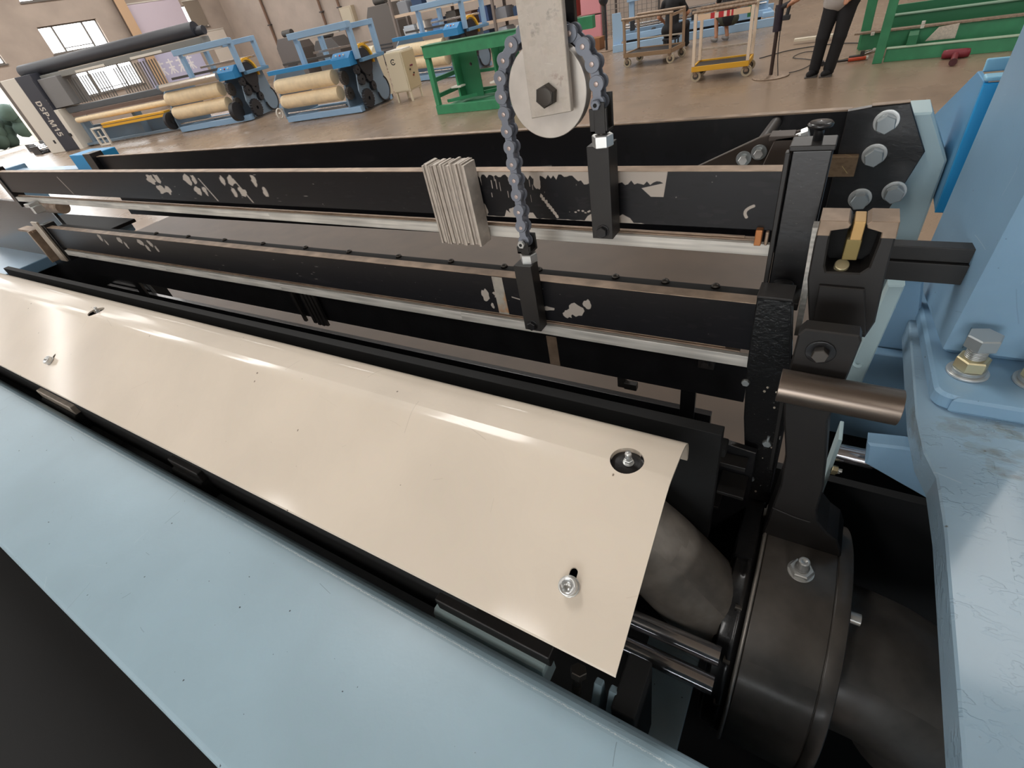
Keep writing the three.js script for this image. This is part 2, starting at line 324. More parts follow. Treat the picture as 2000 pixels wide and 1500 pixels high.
// cream cover plate, bent along its length, rolled down along the far edge, with holes
{
  const outer = [[-.1557, 1.4], [-.158, 1.4012], [-.23, 1.4384], [-.306, 1.4777], [-.310, 1.4797], [-.314, 1.4814], [-.318, 1.4827], [-.322, 1.4836], [-.326, 1.4841], [-.330, 1.4843], [-.334, 1.4842], [-.358, 1.4832], [-.362, 1.4829], [-.370, 1.4822], [-.379, 1.4800], [-.3868, 1.4765], [-.3925, 1.4715], [-.3960, 1.4640], [-.398, 1.455], [-.398, 1.453], [-.3975, 1.437]];
  const th = .003;
  // the inner side lies below and in front of the outer one
  const inn = outer.map((p, i) => { const a = outer[Math.max(0, i - 1)], b = outer[Math.min(outer.length - 1, i + 1)], dx = b[0] - a[0], dy = b[1] - a[1], l = Math.hypot(dx, dy); return [p[0] + dy / l * th, p[1] - (-dx) / l * th]; });
  const X1 = -.0785, g = uvBox(ext(shapeOf([...outer, ...inn.reverse()]), X1 - LX, 0).rotateY(-Math.PI / 2).translate(X1, 0, 0));
  let brush = new Brush(g, M.cream); brush.updateMatrixWorld();
  const ev = new Evaluator(); ev.attributes = ['position', 'normal', 'uv'];
  const holes = [];
  for (const x of [-.129, -1.431]) holes.push(new THREE.CylinderGeometry(.0183, .0183, .2, 40).translate(x, 1.48, -.336));
  for (const x of [-.1445, -1.46]) holes.push(new THREE.CylinderGeometry(.0042, .0042, .2, 20).translate(x - .0005, 1.43, -.2175), new THREE.BoxGeometry(.0084, .2, .012).translate(x - .0005, 1.43, -.2115), new THREE.CylinderGeometry(.0042, .0042, .2, 20).translate(x - .0005, 1.43, -.2055));
  for (const h of holes) { const b = new Brush(uvBox(h)); b.updateMatrixWorld(); const r = ev.evaluate(brush, b, SUBTRACTION); brush = new Brush(r.geometry, M.cream); brush.updateMatrixWorld(); }
  const t = thing('cover_plate', 'cream painted sheet metal cover with a rolled far edge and round hole', 'cover', [-1, 1.4, -.16]);
  const cg = BGU.toCreasedNormals(brush.geometry, .5); cg.userData.keepUV = true;
  part('sheet', cg, M.cream, t);
  const nrm = V(0, .89, .457).normalize();
  for (const x of [-.1445, -1.46]) {
    const c = V(x, 1.4262, -.2045);
    const b = part('socket_bolt', [lathe([[0, .0005], [.0088, .0005], [.0096, .0014], [.0096, .0083], [.0089, .009], [.0052, .009], [.005, .004], [0, .004]], c, nrm, 28)], M.zinc, t, 'shiny socket head bolt in a slot');
    part('washer', ring(c, nrm, .003, .0106, .0009), M.zinc, b);
  }
}
// bearings below the round holes, each with a grease nipple
[[-.129, 'black domed bearing cap with grease nipple in the near round hole'], [-1.431, 'black domed bearing cap in the far left hole of the cover']].forEach(([x, l]) => {
  const t = thing('bearing_cap', l, 'bearing', [x, 1.42, -.336]);
  part('cap', Cx(x - .035, x + .035, 1.4395, -.345, .0385, 64), M.black, t);
  const n = part('grease_nipple', [hex(V(x + .0005, 1.477, -.339), AY, .0086, .0052), lathe([[0, 0], [.0034, 0], [.0036, .005], [.0024, .006], [.0039, .008], [.003, .0112], [0, .012]], V(x + .0005, 1.482, -.339), AY, 20)], M.zinc, t);
  part('collar', ring(V(x + .0005, 1.4766, -.339), AY, .001, .0062, .0016), M.zinc, n);
});
// black sley beam under the cover
{
  const t = thing('sley_beam', 'black painted beam under and behind the cream cover plate', 'beam', [-1, 1.2, -.4]);
  part('beam', B(LX, -.05, 1.22, 1.443, -.462, -.445, .001), M.blackDull, t);
  part('ledge', B(LX, -.045, 1.385, 1.40, -.485, -.4625, .002), M.blackDull, t);
  part('cover_support', B(LX, -.26, 1.26, 1.375, -.30, -.17, .002), M.blackDull, t);
  part('lower_flange', B(LX, -.26, 1.22, 1.235, -.4, -.305, .002), M.blackDull, t);
  part('end_post', B(-.088, -.062, 1.0, 1.305, -.215, -.153, .002), M.blackDull, t);
}
// clamp blocks between the cover and the blue beam
[[-.333, -.155, 'dark clamp bar on a pale blue block at the near end of the blue beam'], [-1.62, -1.4, 'pale clamp block between blue beam and cover at the far left'], [-.98, -.86, 'small dark clamp block in the gap midway along the blue beam']].forEach(([a, b, l], i) => {
  const t = thing('clamp_block', l, 'clamp', [(a + b) / 2, 1.27, -.17]);
  part('clamp_bar', B(a + .014, b - .004, 1.312, 1.335, -.181, -.159, .002), i === 1 ? M.bareLight : M.blackSatin, t);
  part('block', plateX([[-.1765, 1.262], [-.1765, 1.309], [-.157, 1.309], [-.1525, 1.303], [-.1495, 1.285], [-.1495, 1.262]], a + .006, b - .012, .0015), i === 0 ? M.bluePale : M.blackDull, t);
});
{
  const t = thing('hex_bolt', 'slim hex bolt standing upright beside the cream cover plate corner', 'bolt', [-.131, 1.27, -.163]);
  part('shank', C(V(-.131, 1.262, -.15), V(-.131, 1.303, -.168), .0048, 16), M.boltDark, t);
  part('thread', Array.from({ length: 9 }, (_, i) => ring(V(-.131, 1.272 + i * .0022, -.1544 - i * .00095), V(0, .916, -.4).normalize(), .003, .0053, .0008)), M.boltDark, t);
  part('head', hex(V(-.131, 1.303, -.168), V(0, .916, -.4).normalize(), .0165, .0085), M.boltDark, t);
}
[[-.112, 'left one of two small blue gussets at the beam end'], [-.095, 'right one of two small blue gussets at the beam end']].forEach(([x, l]) => solo('gusset', plateX([[-.176, 1.2], [-.176, 1.302], [-.168, 1.306], [-.148, 1.27], [-.148, 1.2]], x, x + .009, .001), M.blueGrey, l, 'gusset', [x, 1.2, -.16]));
// pit floor between beam and drum, with oil spots
solo('pit_plate', B(-.099, -.024, 1.082, 1.1, -.33, -.1, .001), S('#ffffff', .5, 0, { map: paintMap(512, .3, [165, 188, 198], [16, 18, 20], 70, 10, 71) }), 'grey blue plate spattered with dark spots below the polished rods', 'plate', [0, 1.08, -.2]);

// ------------------------------------------------------------------ heald frames (the back one hangs high, the front one low)
const flake1 = flakes((x, U, h) => {
  x.fillStyle = 'rgb(178,168,158)';
  x.beginPath(); x.moveTo(U(.42), 0); for (let d = .42; d > .125; d -= .004) { const e = h * (d > .33 ? .05 + .10 * rnd() : d > .24 ? .05 + .12 * rnd() : .16 + .1 * rnd()); x.lineTo(U(d), e); } x.lineTo(U(.155), h * .3); x.lineTo(U(.143), h * .46); x.lineTo(U(.127), h * .46); x.lineTo(U(.123), 0); x.fill();
  for (let i = 0; i < 26; i++) { const d = rr(.30, .42), y = rr(0, .5) * h; x.fillRect(U(d), y, rr(1, 3), rr(.05, .22) * h); }
  blob(x, U(.302), h * .2, 14, h * .18, 16, .3);
  x.beginPath(); x.moveTo(U(.42), h); for (let d = .42; d > .15; d -= .005) x.lineTo(U(d), h * (1 - (d > .31 && d < .36 || d > .395 || (d > .165 && d < .23) ? .08 + .1 * rnd() : .02 * rnd()))); x.lineTo(U(.15), h); x.fill();
  blob(x, U(.345), h * .86, 22, h * .13); blob(x, U(.4), h * .85, 16, h * .18);
  for (let i = 0; i < 8; i++) blob(x, U(.298 - i * .003), h * (.5 + i * .06), 7, h * .06);
  for (let i = 0; i < 12; i++) blob(x, U(rr(.2, .25)), h * rr(.78, .84), 5, 3);
  x.lineWidth = 7; x.strokeStyle = 'rgb(178,168,158)'; x.lineCap = 'round'; x.beginPath(); x.moveTo(U(.024), h * .58); x.quadraticCurveTo(U(.036), h * .66, U(.03), h * .78); x.stroke();
  for (const [d, w] of [[1.36, 9], [1.33, 6], [1.2, 7], [1.17, 4], [1.06, 4], [1.03, 6], [.95, 4]]) { blob(x, U(d), h * .25, w, h * .22); blob(x, U(d - .02), h * .62, w, h * .2); }
  x.lineWidth = 2; for (const d of [1.15, 1.02, 1.9]) { x.beginPath(); x.moveTo(U(d), h * .2); x.lineTo(U(d - .03), h * .95); x.stroke(); }
  for (let i = 0; i < 30; i++) { x.fillStyle = 'rgba(170,165,158,.7)'; blob(x, U(rr(.05, 1.4)), rr(.05, .95) * h, rr(1, 3), rr(1, 3), 7); }
}, 81);
const flake2 = flakes((x, U, h) => {
  x.fillStyle = 'rgb(158,150,142)';
  blob(x, U(.235), h * .62, 26, h * .2); blob(x, U(.218), h * .45, 18, h * .16); blob(x, U(.25), h * .75, 18, h * .14);
  blob(x, U(.395), h * .55, 18, h * .2); blob(x, U(.37), h * .5, 24, h * .1); blob(x, U(.385), h * .82, 8, h * .09);
  x.lineWidth = 4; x.strokeStyle = 'rgb(158,150,142)'; x.beginPath(); x.moveTo(U(.345), h * .5); x.lineTo(U(.315), h * .58); x.lineTo(U(.312), h * .68); x.stroke();
  x.lineWidth = 3; x.beginPath(); x.moveTo(U(.315), h * .2); x.quadraticCurveTo(U(.312), h * .5, U(.3), h * .62); x.stroke(); blob(x, U(.283), h * .68, 24, h * .08);
  for (const [d, w] of [[1.74, 5], [1.62, 6], [1.5, 7], [1.45, 5]]) { blob(x, U(d), h * .2, w, h * .18); blob(x, U(d - .02), h * .4, w * .6, h * .18); }
  for (let i = 0; i < 26; i++) { x.fillStyle = 'rgba(165,158,150,.7)'; blob(x, U(rr(.05, 1.2)), rr(.05, .95) * h, rr(1, 3), rr(1, 3), 7); }
}, 82);
function healdFrame(label, x1, zf, top, bot, railT, railB, xEnd, tilt, mat, base) {
  const t = thing('heald_frame', label, 'loom frame', base);
  t.rotation.z = tilt;
  const x0 = xEnd;
  part('front_plate', flakedPlate(x0, x1, bot, top - .0012, zf - .018, zf), mat, t);
  part('top_edge', B(x0, x1, top - .0012, top, zf - .018, zf + .0006, .0004), M.bare, t, 'worn bare steel upper edge');
  part('lower_rail', B(x0, x1 + .0005, railB, railT, zf - .006, zf + .001, .0008), M.galv, t, 'bright galvanised rail');
  part('rail_channel', [B(x0, x1 - .012, railT - .002, railT + .0012, zf - .016, zf - .0065, .0004), B(x0, x1 - .03, railT + .0014, railT + .003, zf - .0135, zf - .0095, .0003)], M.bare, t);
  part('left_stile', B(x0 - .03, x0, railB - .02, top + .01, zf - .03, zf + .004, .002), M.black, t);
  return t;
}
const f1 = healdFrame('upper black heald frame with flaking paint and bare top edge', -.045, -.604, 1.6984, 1.6312, 1.6142, 1.5990, -2.42, -.0115, flake1, [-.045, 1.6, -.604]);
part('brass_stop', B(-.062, -.0545, 1.6145, 1.634, -.606, -.596, .001), M.copper, f1, 'small copper coloured stop block');
part('brass_stop', B(-.0515, -.0475, 1.6145, 1.631, -.606, -.598, .0015), M.bare, f1);
const f2 = healdFrame('lower black heald frame with long bright rail and chipped spots', -.0435, -.55, 1.5655, 1.497, 1.4872, 1.4697, -2.15, 0, flake2, [-.0435, 1.47, -.55]);
part('splice_strip', B(-.418, -.399, 1.497, 1.5635, -.5499, -.549, .0003), S('#ffffff', .4, .4, { map: pix(256, .075, (u, v) => { const k = fbm(u * 5, v * 5, 5, 91, 4), r = Math.max(0, fbm(u * 4, v * 3, 12, 92, 4) - .45) * 3; return [165 + 50 * (k - .5) + 20 * r, 160 + 50 * (k - .5) - 34 * r, 152 + 40 * (k - .5) - 74 * r]; }) }), f2, 'bare rusty patch strip');
part('rail_lip', B(-2.15, -.0435, 1.4655, 1.4690, -.563, -.5575, .0005), M.bare, f2);
// right-hand stile of the upper frame with cap and knob
{
  const t = thing('frame_stile', 'black upright post with square cap and mushroom knob beside upper frame', 'post', [-.02, 1.53, -.605]);
  seed = 333; part('post', B(-.039, -.002, 1.535, 1.7195, -.632, -.6, .002), G('#ffffff', .34, .35, { map: canvas(512, 1024, (x, w, h) => { x.fillStyle = 'rgb(24,24,26)'; x.fillRect(0, 0, w, h); x.fillStyle = 'rgb(128,124,120)'; for (let i = 0; i < 22; i++) blob(x, w * rr(.30, .52), h * rr(.10, .34), rr(3, 16), rr(3, 14), 11, .6); x.fillStyle = 'rgb(64,62,60)'; for (let i = 0; i < 40; i++) blob(x, w * rr(0, 1), h * rr(0, 1), rr(2, 9), rr(2, 9), 9, .6); }, .1), bumpMap: blackBump, bumpScale: .0001 }), t);
  part('cap_plate', B(-.0415, -.0005, 1.7197, 1.725, -.629, -.595, .0012), M.blackSatin, t);
  part('knob', lathe([[0, 0], [.0048, 0], [.0046, .009], [.0056, .0105], [.0112, .0125], [.0118, .015], [.0098, .0172], [0, .0182]], V(-.0182, 1.7251, -.614), AY, 32), M.black, t);
  part('side_rib', B(-.0445, -.0395, 1.54, 1.719, -.606, -.594, .001), M.blackSatin, t);
  const k = part('lower_knob', lathe([[0, 0], [.004, 0], [.004, .006], [.011, .008], [.0115, .0105], [.009, .012], [0, .0126]], V(-.0225, 1.5625, -.588), AY, 28), M.black, t);
  part('foot_plate', B(-.045, -.002, 1.552, 1.5615, -.604, -.565, .001), M.blackSatin, t);
}
solo('flat_strip', plateZ([[-.0052, 1.652], [.0022, 1.652], [.0066, 1.517], [.0006, 1.516]], -.585, -.567, .0005), M.galv, 'narrow bright flat bar between the black post and the fork', 'bar', [0, 1.515, -.575]);
// black guide post below, rough with weld spatter
{
  const t = thing('guide_post', 'wide rough black post at the right end of the lower frame', 'post', [-.03, 1.2, -.53]);
  seed = 301;
  const rough = S('#ffffff', .3, 0, { map: canvas(1024, 1024, (x, w) => { x.fillStyle = 'rgb(20,20,21)'; x.fillRect(0, 0, w, w); for (let i = 0; i < 260; i++) { x.fillStyle = `rgba(${rnd() < .4 ? '150,145,138' : '58,56,55'},${rr(.2, .8)})`; blob(x, rnd() * w, rnd() * w, rr(1, 5), rr(1, 5), 8); } x.fillStyle = 'rgb(120,116,112)'; for (const [a, b, c, d] of [[60, 120, 9, 22], [70, 170, 8, 12], [40, 300, 10, 40]]) blob(x, a, b, c, d); }, .2), bumpMap: blackBump, bumpScale: .0004 });
  part('plate', plateZ([[-.0435, 1.585], [-.0085, 1.585], [.0035, 1.50], [.012, 1.42], [.0155, 1.235], [-.028, 1.235], [-.028, 1.34], [-.036, 1.4], [-.0425, 1.49]], -.538, -.53, .001), rough, t);
  part('top_flange', B(-.0435, -.008, 1.5855, 1.5885, -.56, -.528, .0006), M.blackSatin, t);
  part('edge_rib', plateZ([[-.0088, 1.584], [-.0065, 1.584], [.0055, 1.50], [.0138, 1.42], [.0172, 1.27], [.0145, 1.27], [.011, 1.42], [.003, 1.50]], -.5295, -.522, .0006), M.black, t);
  part('slide_strip', plateZ([[.0015, 1.45], [.0065, 1.45], [.0118, 1.315], [.0070, 1.315]], -.5285, -.525, .0006), M.blackSatin, t);
  for (const [x, y, s] of [[-.0405, 1.4615, .0042], [-.0018, 1.362, .0050], [-.012, 1.282, .0038]]) { const b = part('small_bolt', hex(V(x, y, -.53), AZ, s * 2, .004), M.boltGrey, t); part('washer', ring(V(x, y, -.5302), AZ, .001, s * 1.25, .0008), M.boltDark, b); }
  part('bolt_stem', C(V(-.0018, 1.366, -.5275), V(-.0015, 1.376, -.529), .0018, 10), M.boltGrey, t);
  for (let i = 0; i < 26; i++) { const y = rr(1.25, 1.47), x = rr(-.02, .002) + (1.5 - y) * .05; part('weld_spatter', new THREE.IcosahedronGeometry(rr(.0009, .0022), 0).translate(x, y, -.5297), rnd() < .3 ? M.bareLight : M.black, t); }
}
// the bars below and behind the lower frame
{
  const t = thing('rear_heald_bar', 'black bar with a row of bolt heads behind lower frame', 'bar', [-1, 1.5, -.6]);
  part('bar', B(-2.14, -.046, 1.497, 1.5595, -.594, -.574, .001), M.blackDull, t);
  for (const x of [-.905, -.775, -.645, -.525, -.418, -.355, -.232, -.162, -.098, -1.05, -1.2, -1.36, -1.52]) part('bolt_head', lathe([[0, .005], [.003, .0046], [.0052, .0025], [.0056, 0], [0, 0]], V(x, 1.5596, -.5885), AY, 20), M.boltDark, t);
}
{
  const t = thing('lower_bar', 'black bar frame below the bright rail with floor gaps', 'loom frame', [-1, 1.2, -.6]);
  part('upper_bar', B(-2.14, -.043, 1.383, 1.452, -.592, -.578, .001), M.black, t);
  part('bar_lip', B(-2.14, -.05, 1.4525, 1.455, -.58, -.5775, .0006), M.bare, t);
  part('bottom_bar', B(-2.2, -.088, 1.20, 1.322, -.612, -.6, .001), M.black, t);
  part('cross_post', B(-.135, -.112, 1.2, 1.40, -.6, -.592, .001), M.black, t);
  part('cross_post', B(-1.93, -1.885, 1.2, 1.40, -.6, -.592, .001), M.black, t);
  part('spring_clip', [B(-.238, -.224, 1.352, 1.378, -.598, -.59, .001), B(-.226, -.205, 1.352, 1.365, -.598, -.588, .001)], M.blackSatin, t);
  part('latch', [B(-.108, -.086, 1.44, 1.468, -.577, -.568, .001), C(V(-.097, 1.452, -.568), V(-.097, 1.452, -.56), .005, 12)], M.blackSatin, t);
  part('link_strip', B(-.354, -.335, 1.385, 1.445, -.5778, -.5765, .0003), M.bare, t, 'bare steel strip');
}
// hanging spacer plates on the upper frame, each one a piece
{
  seed = 55; let x = -.5205;
  const mats = [0, 1, 2].map(i => S('#ffffff', .45, .3, { map: mottled(256, .08, [[186, 176, 166], [172, 162, 152], [196, 187, 177]][i], .1, 10, 101 + i) }));
  const names = ['leftmost', 'second', 'third', 'fourth', 'fifth', 'sixth', 'seventh', 'eighth', 'ninth', 'tenth', 'eleventh', 'twelfth', 'thirteenth', 'fourteenth', 'fifteenth', 'sixteenth', 'seventeenth', 'rightmost'];
  for (let i = 0; i < 18; i++) {
    const w = rr(.0036, .0043), dy = rr(-.0022, .0022), dz = rr(-.0015, .0015), lean = i < 4 ? -.014 + i * .0035 : 0;
    const m = solo('spacer_plate', B(-w / 2, w / 2, 0, .121, -.028, 0, .0005), mats[i % 3], i === 0 || i === 17 ? `${names[i]} thin bare steel plate of the stack on the upper frame` : `thin bare steel plate in the stack on the upper frame, ${names[i]} counted from the left`, 'steel plate', [0, 0, 0], 'bare steel plates stacked on the upper frame');
    m.position.set(x + w / 2, 1.6015 + dy, -.574 + dz); m.rotation.z = lean; x += w + rr(.0002, .0007) + (i === 3 ? .0012 : 0);
  }
  x = -1.005;
  for (let i = 0; i < 5; i++) {
    const m = solo('spacer_plate', B(-.0045, .0045, 0, .11, -.006, 0, .0005), M.blackSatin, `dim dark plate hanging behind the bright lower rail, ${['first', 'second', 'third', 'fourth', 'fifth'][i]} from the left`, 'steel plate', [0, 0, 0], 'dark plates behind the lower rail');
    m.position.set(x, 1.375 + rr(-.002, .002), -.5665); x += i === 0 ? .036 : .0135;
  }
}

// ------------------------------------------------------------------ pulley, bracket, chain, hangers
const PZ = -.574, PX = -.2965, PY = 1.801;
{
  const t = thing('chain_pulley', 'plain turned steel disc that the chain runs over', 'pulley', [PX, PY, PZ]);
  part('disc', lathe([[0, -.007], [.0485, -.007], [.0495, -.0062], [.0495, .0062], [.0485, .007], [0, .007]], V(PX, PY, PZ), AZ, 96), M.disc, t);
}
{
  const t = thing('pulley_bracket', 'flat steel bar hanging down in front of the pulley with hex bolt', 'bracket', [-.287, 1.78, -.556]);
  const face = [[-.3120, 1.7775], [-.2608, 1.7818], [-.2575, 2.6], [-.3155, 2.6]];
  part('front_bar', plateZ(face, -.5600, -.5525, .0008), S('#ffffff', .45, .3, { map: canvas(512, 512, (x, w) => { seed = 77; x.fillStyle = 'rgb(192,183,172)'; x.fillRect(0, 0, w, w); for (let i = 0; i < 900; i++) { const k = rr(-18, 16); x.fillStyle = `rgba(${190 + k},${180 + k},${168 + k},.25)`; blob(x, rnd() * w, rnd() * w, rr(4, 26), rr(4, 26)); } for (let k = 0; k < 7; k++) { const cx = w * rr(.1, .9), cy = w * rr(.3, .9); for (let i = 0; i < 16; i++) { x.fillStyle = `rgba(${k % 2 ? '128,104,92' : '112,106,100'},${rr(.06, .2)})`; blob(x, cx + rr(-30, 30), cy + rr(-26, 26), rr(4, 16), rr(3, 12)); } } x.strokeStyle = 'rgba(230,226,220,.5)'; for (let i = 0; i < 30; i++) { x.lineWidth = rr(.5, 1.5); x.beginPath(); const a = rnd() * w, b = rnd() * w; x.moveTo(a, b); x.lineTo(a + rr(-60, 60), b + rr(-20, 20)); x.stroke(); } }, .12) }), t);
  part('rear_bar', plateZ([[-.3075, 1.7775], [-.2645, 1.7818], [-.2612, 2.6], [-.311, 2.6]], -.5955, -.588, .0008), M.black, t);
  part('axle', C(V(-.2868, 1.8005, -.5875), V(-.2868, 1.8005, -.5605), .006, 20), M.boltDark, t);
  part('bolt_head', [hex(V(-.2868, 1.8005, -.5524), AZ, .0205, .0105, .35), lathe([[0, .0006], [.0085, .0006], [.0095, 0], [0, 0]], V(-.2868, 1.8005, -.5421), AZ, 24)], M.boltDark, t, 'dark grade marked hex bolt');
}
{
  const t = thing('roller_chain', 'dark steel roller chain looped over the pulley between the two frames', 'chain', [-.2965, 1.63, PZ]);
  // path of pin centres: up the left strand, over the pulley, down the right strand
  const p = .01905, R = .0612, pins = [];
  const cx = PX, cy = PY, path = (s) => {                     // s from the left tangent, positive over the top
    if (s < 0) { const k = Math.min(1, -s / .165); return V(cx - R + .0155 * k * k, cy + s, PZ + .03 * k * k); }
    const arcL = Math.PI * R; if (s < arcL) { const a = Math.PI - s / R; return V(cx + R * Math.cos(a), cy + R * Math.sin(a), PZ); }
    return V(cx + R, cy - (s - arcL), PZ);
  };
  const s0 = -.172, n = 20; for (let i = 0; i <= n; i++) pins.push(path(s0 + i * p));
  const link = (r, th) => { const s = new THREE.Shape(), w = r * .62; s.absarc(-p / 2, 0, r, .62, 2 * Math.PI - .62, false); s.quadraticCurveTo(0, -w, p / 2 - r * Math.cos(.62), -r * Math.sin(.62)); s.absarc(p / 2, 0, r, Math.PI + .62, Math.PI - .62, false); s.quadraticCurveTo(0, w, -p / 2 + r * Math.cos(.62), r * Math.sin(.62)); return s; };
  const th = .0017, gO = ext(link(.0083, th), th, .0003).translate(0, 0, -th / 2), gI = ext(link(.0083, th), th, .0003).translate(0, 0, -th / 2);
  const gP = lathe([[0, -.0086], [.0024, -.0086], [.0027, -.0082], [.0027, .0082], [.0022, .0088], [0, .0089]], V(0, 0, 0), AZ, 18), gR = C(V(0, 0, -.0042), V(0, 0, .0042), .0055, 20);
  const place = (g, o, q, dz) => { const d = V().subVectors(q, o), m = new THREE.Matrix4(), x = d.clone().normalize(), z = V(0, 0, 1).addScaledVector(x, -x.z).normalize(), y = V().crossVectors(z, x); m.makeBasis(x, y, z); m.setPosition(o.clone().add(q).multiplyScalar(.5).addScaledVector(z, dz)); return g.clone().applyMatrix4(m); };
  for (let i = 0; i < pins.length - 1; i++) for (const sg of [-1, 1]) part(i % 2 ? 'outer_link' : 'inner_link', place(i % 2 ? gO : gI, pins[i], pins[i + 1], sg * (i % 2 ? .0071 : .0051)), M.chainM, t);
  pins.forEach((q, i) => { const g = gP.clone().translate(q.x, q.y, q.z); part('pin', g, i === 0 ? M.boltDark : M.chainPin, t); part('roller', gR.clone().translate(q.x, q.y, q.z), M.chainM, t); });
  globalThis.pinEnds = [pins[0], pins[pins.length - 1]];
}
function hanger(label, x0, x1, y0, y1, z0, z1, cpx, ctop, bolt, pin) {
  const t = thing('hanger_block', label, 'hanger', [(x0 + x1) / 2, y0, z1]), xc = cpx, zc = pin.z;
  part('bar', B(x0, x1, y0, y1, z0, z1, .0007), M.blackSatin, t);
  part('lock_nut', hex(V(xc, y1 + .0003, zc), AY, .0215, .0125, .2), M.zinc, t, 'bright hex lock nut');
  part('stud', C(V(xc, y1, zc), V(xc, y1 + .018, zc), .006, 16), M.boltDark, t);
  const c0 = y1 + .0155, c1 = pin.y + .008;
  part('clevis', [B(xc - .0105, xc + .0105, c0, c0 + .0035, zc - .0105, zc + .0105, .0008), B(xc - .0105, xc + .0105, c0, c1, zc - .0105, zc - .0075, .0008), B(xc - .0105, xc + .0105, c0, c1 - .012, zc + .0075, zc + .0105, .0008), B(xc - .0045, xc + .0085, c0, pin.y + .002, zc + .0092, zc + .0112, .0006)], M.blackSatin, t);
  part('pin_nut', [hex(V(pin.x, pin.y, zc + .0108), AZ, .0095, .004)], bolt > .5 ? M.zinc : M.chainM, t);
  part('pin_end', C(V(pin.x, pin.y, zc + .008), V(pin.x, pin.y, zc + .0152), .0022, 14), M.blackDull, t);
  const hb = part('clamp_bolt', hex(V((x0 + x1) / 2 + .001, y0 + .0105, z1 + .0012), AZ, .0125, .0055, .5), M.black, t);
  part('washer', ring(V((x0 + x1) / 2 + .001, y0 + .0105, z1), AZ, .002, .0085, .0013), M.black, hb);
  return t;
}
hanger('black square hanger bar under right chain strand, hooked to the upper frame', -.2545, -.2265, 1.625, 1.739, -.5985, -.571, -.2345, 0, 0, globalThis.pinEnds[1]);
hanger('black square hanger bar under left chain strand, bolted to the lower rail', -.3585, -.3305, 1.4905, 1.5985, -.5475, -.527, -.3415, 0, 1, globalThis.pinEnds[0]);

// ------------------------------------------------------------------ crank, connecting rod, rods
[[1.194, -.298, 'upper polished steel rod running under the cream cover plate'], [1.176, -.268, 'lower polished steel rod running under the cream cover plate']].forEach(([y, z, l]) => solo('guide_rod', Cx(-2.4, .0, y, z, .0125, 32), M.polish, l, 'rod', [-1, y, z], 'polished guide rods'));
{
  const t = thing('crankshaft', 'dull cast elbow shaped crank on both sides of the big drum', 'crank', [.05, 1.05, -.4]);
  const elbow = (pts, r0, r1, n = 40) => {
    const c = new THREE.CatmullRomCurve3(pts), fr = c.computeFrenetFrames(n, false), pos = [], idx = [], sN = 40;
    for (let i = 0; i <= n; i++) { const q = c.getPointAt(i / n), r = r0 + (r1 - r0) * i / n; for (let j = 0; j <= sN; j++) { const a = j / sN * 2 * Math.PI; pos.push(q.x + r * (Math.cos(a) * fr.normals[i].x + Math.sin(a) * fr.binormals[i].x), q.y + r * (Math.cos(a) * fr.normals[i].y + Math.sin(a) * fr.binormals[i].y), q.z + r * (Math.cos(a) * fr.normals[i].z + Math.sin(a) * fr.binormals[i].z)); } }
    for (let i = 0; i < n; i++) for (let j = 0; j < sN; j++) { const a = i * (sN + 1) + j, b = a + sN + 1; idx.push(a, b, a + 1, b, b + 1, a + 1); }
    const g = new THREE.BufferGeometry(); g.setAttribute('position', new THREE.Float32BufferAttribute(pos, 3)); g.setIndex(idx); g.computeVertexNormals(); return g;
  };
  part('near_elbow', elbow([V(-.012, 1.115, -.392), V(-.038, 1.155, -.388), V(-.072, 1.2, -.386), V(-.108, 1.243, -.385), V(-.148, 1.282, -.383), V(-.2, 1.33, -.38)], .066, .06), M.cast, t);
  part('far_elbow', elbow([V(.12, 1.085, -.42), V(.16, 1.085, -.42), V(.20, 1.075, -.42), V(.245, 1.04, -.42), V(.27, .97, -.42)], .1, .095), M.drum, t);
  part('weld_ring', new THREE.TorusGeometry(.07, .004, 8, 60).rotateY(Math.PI / 2).translate(-.017, 1.122, -.392), M.black, t);
}
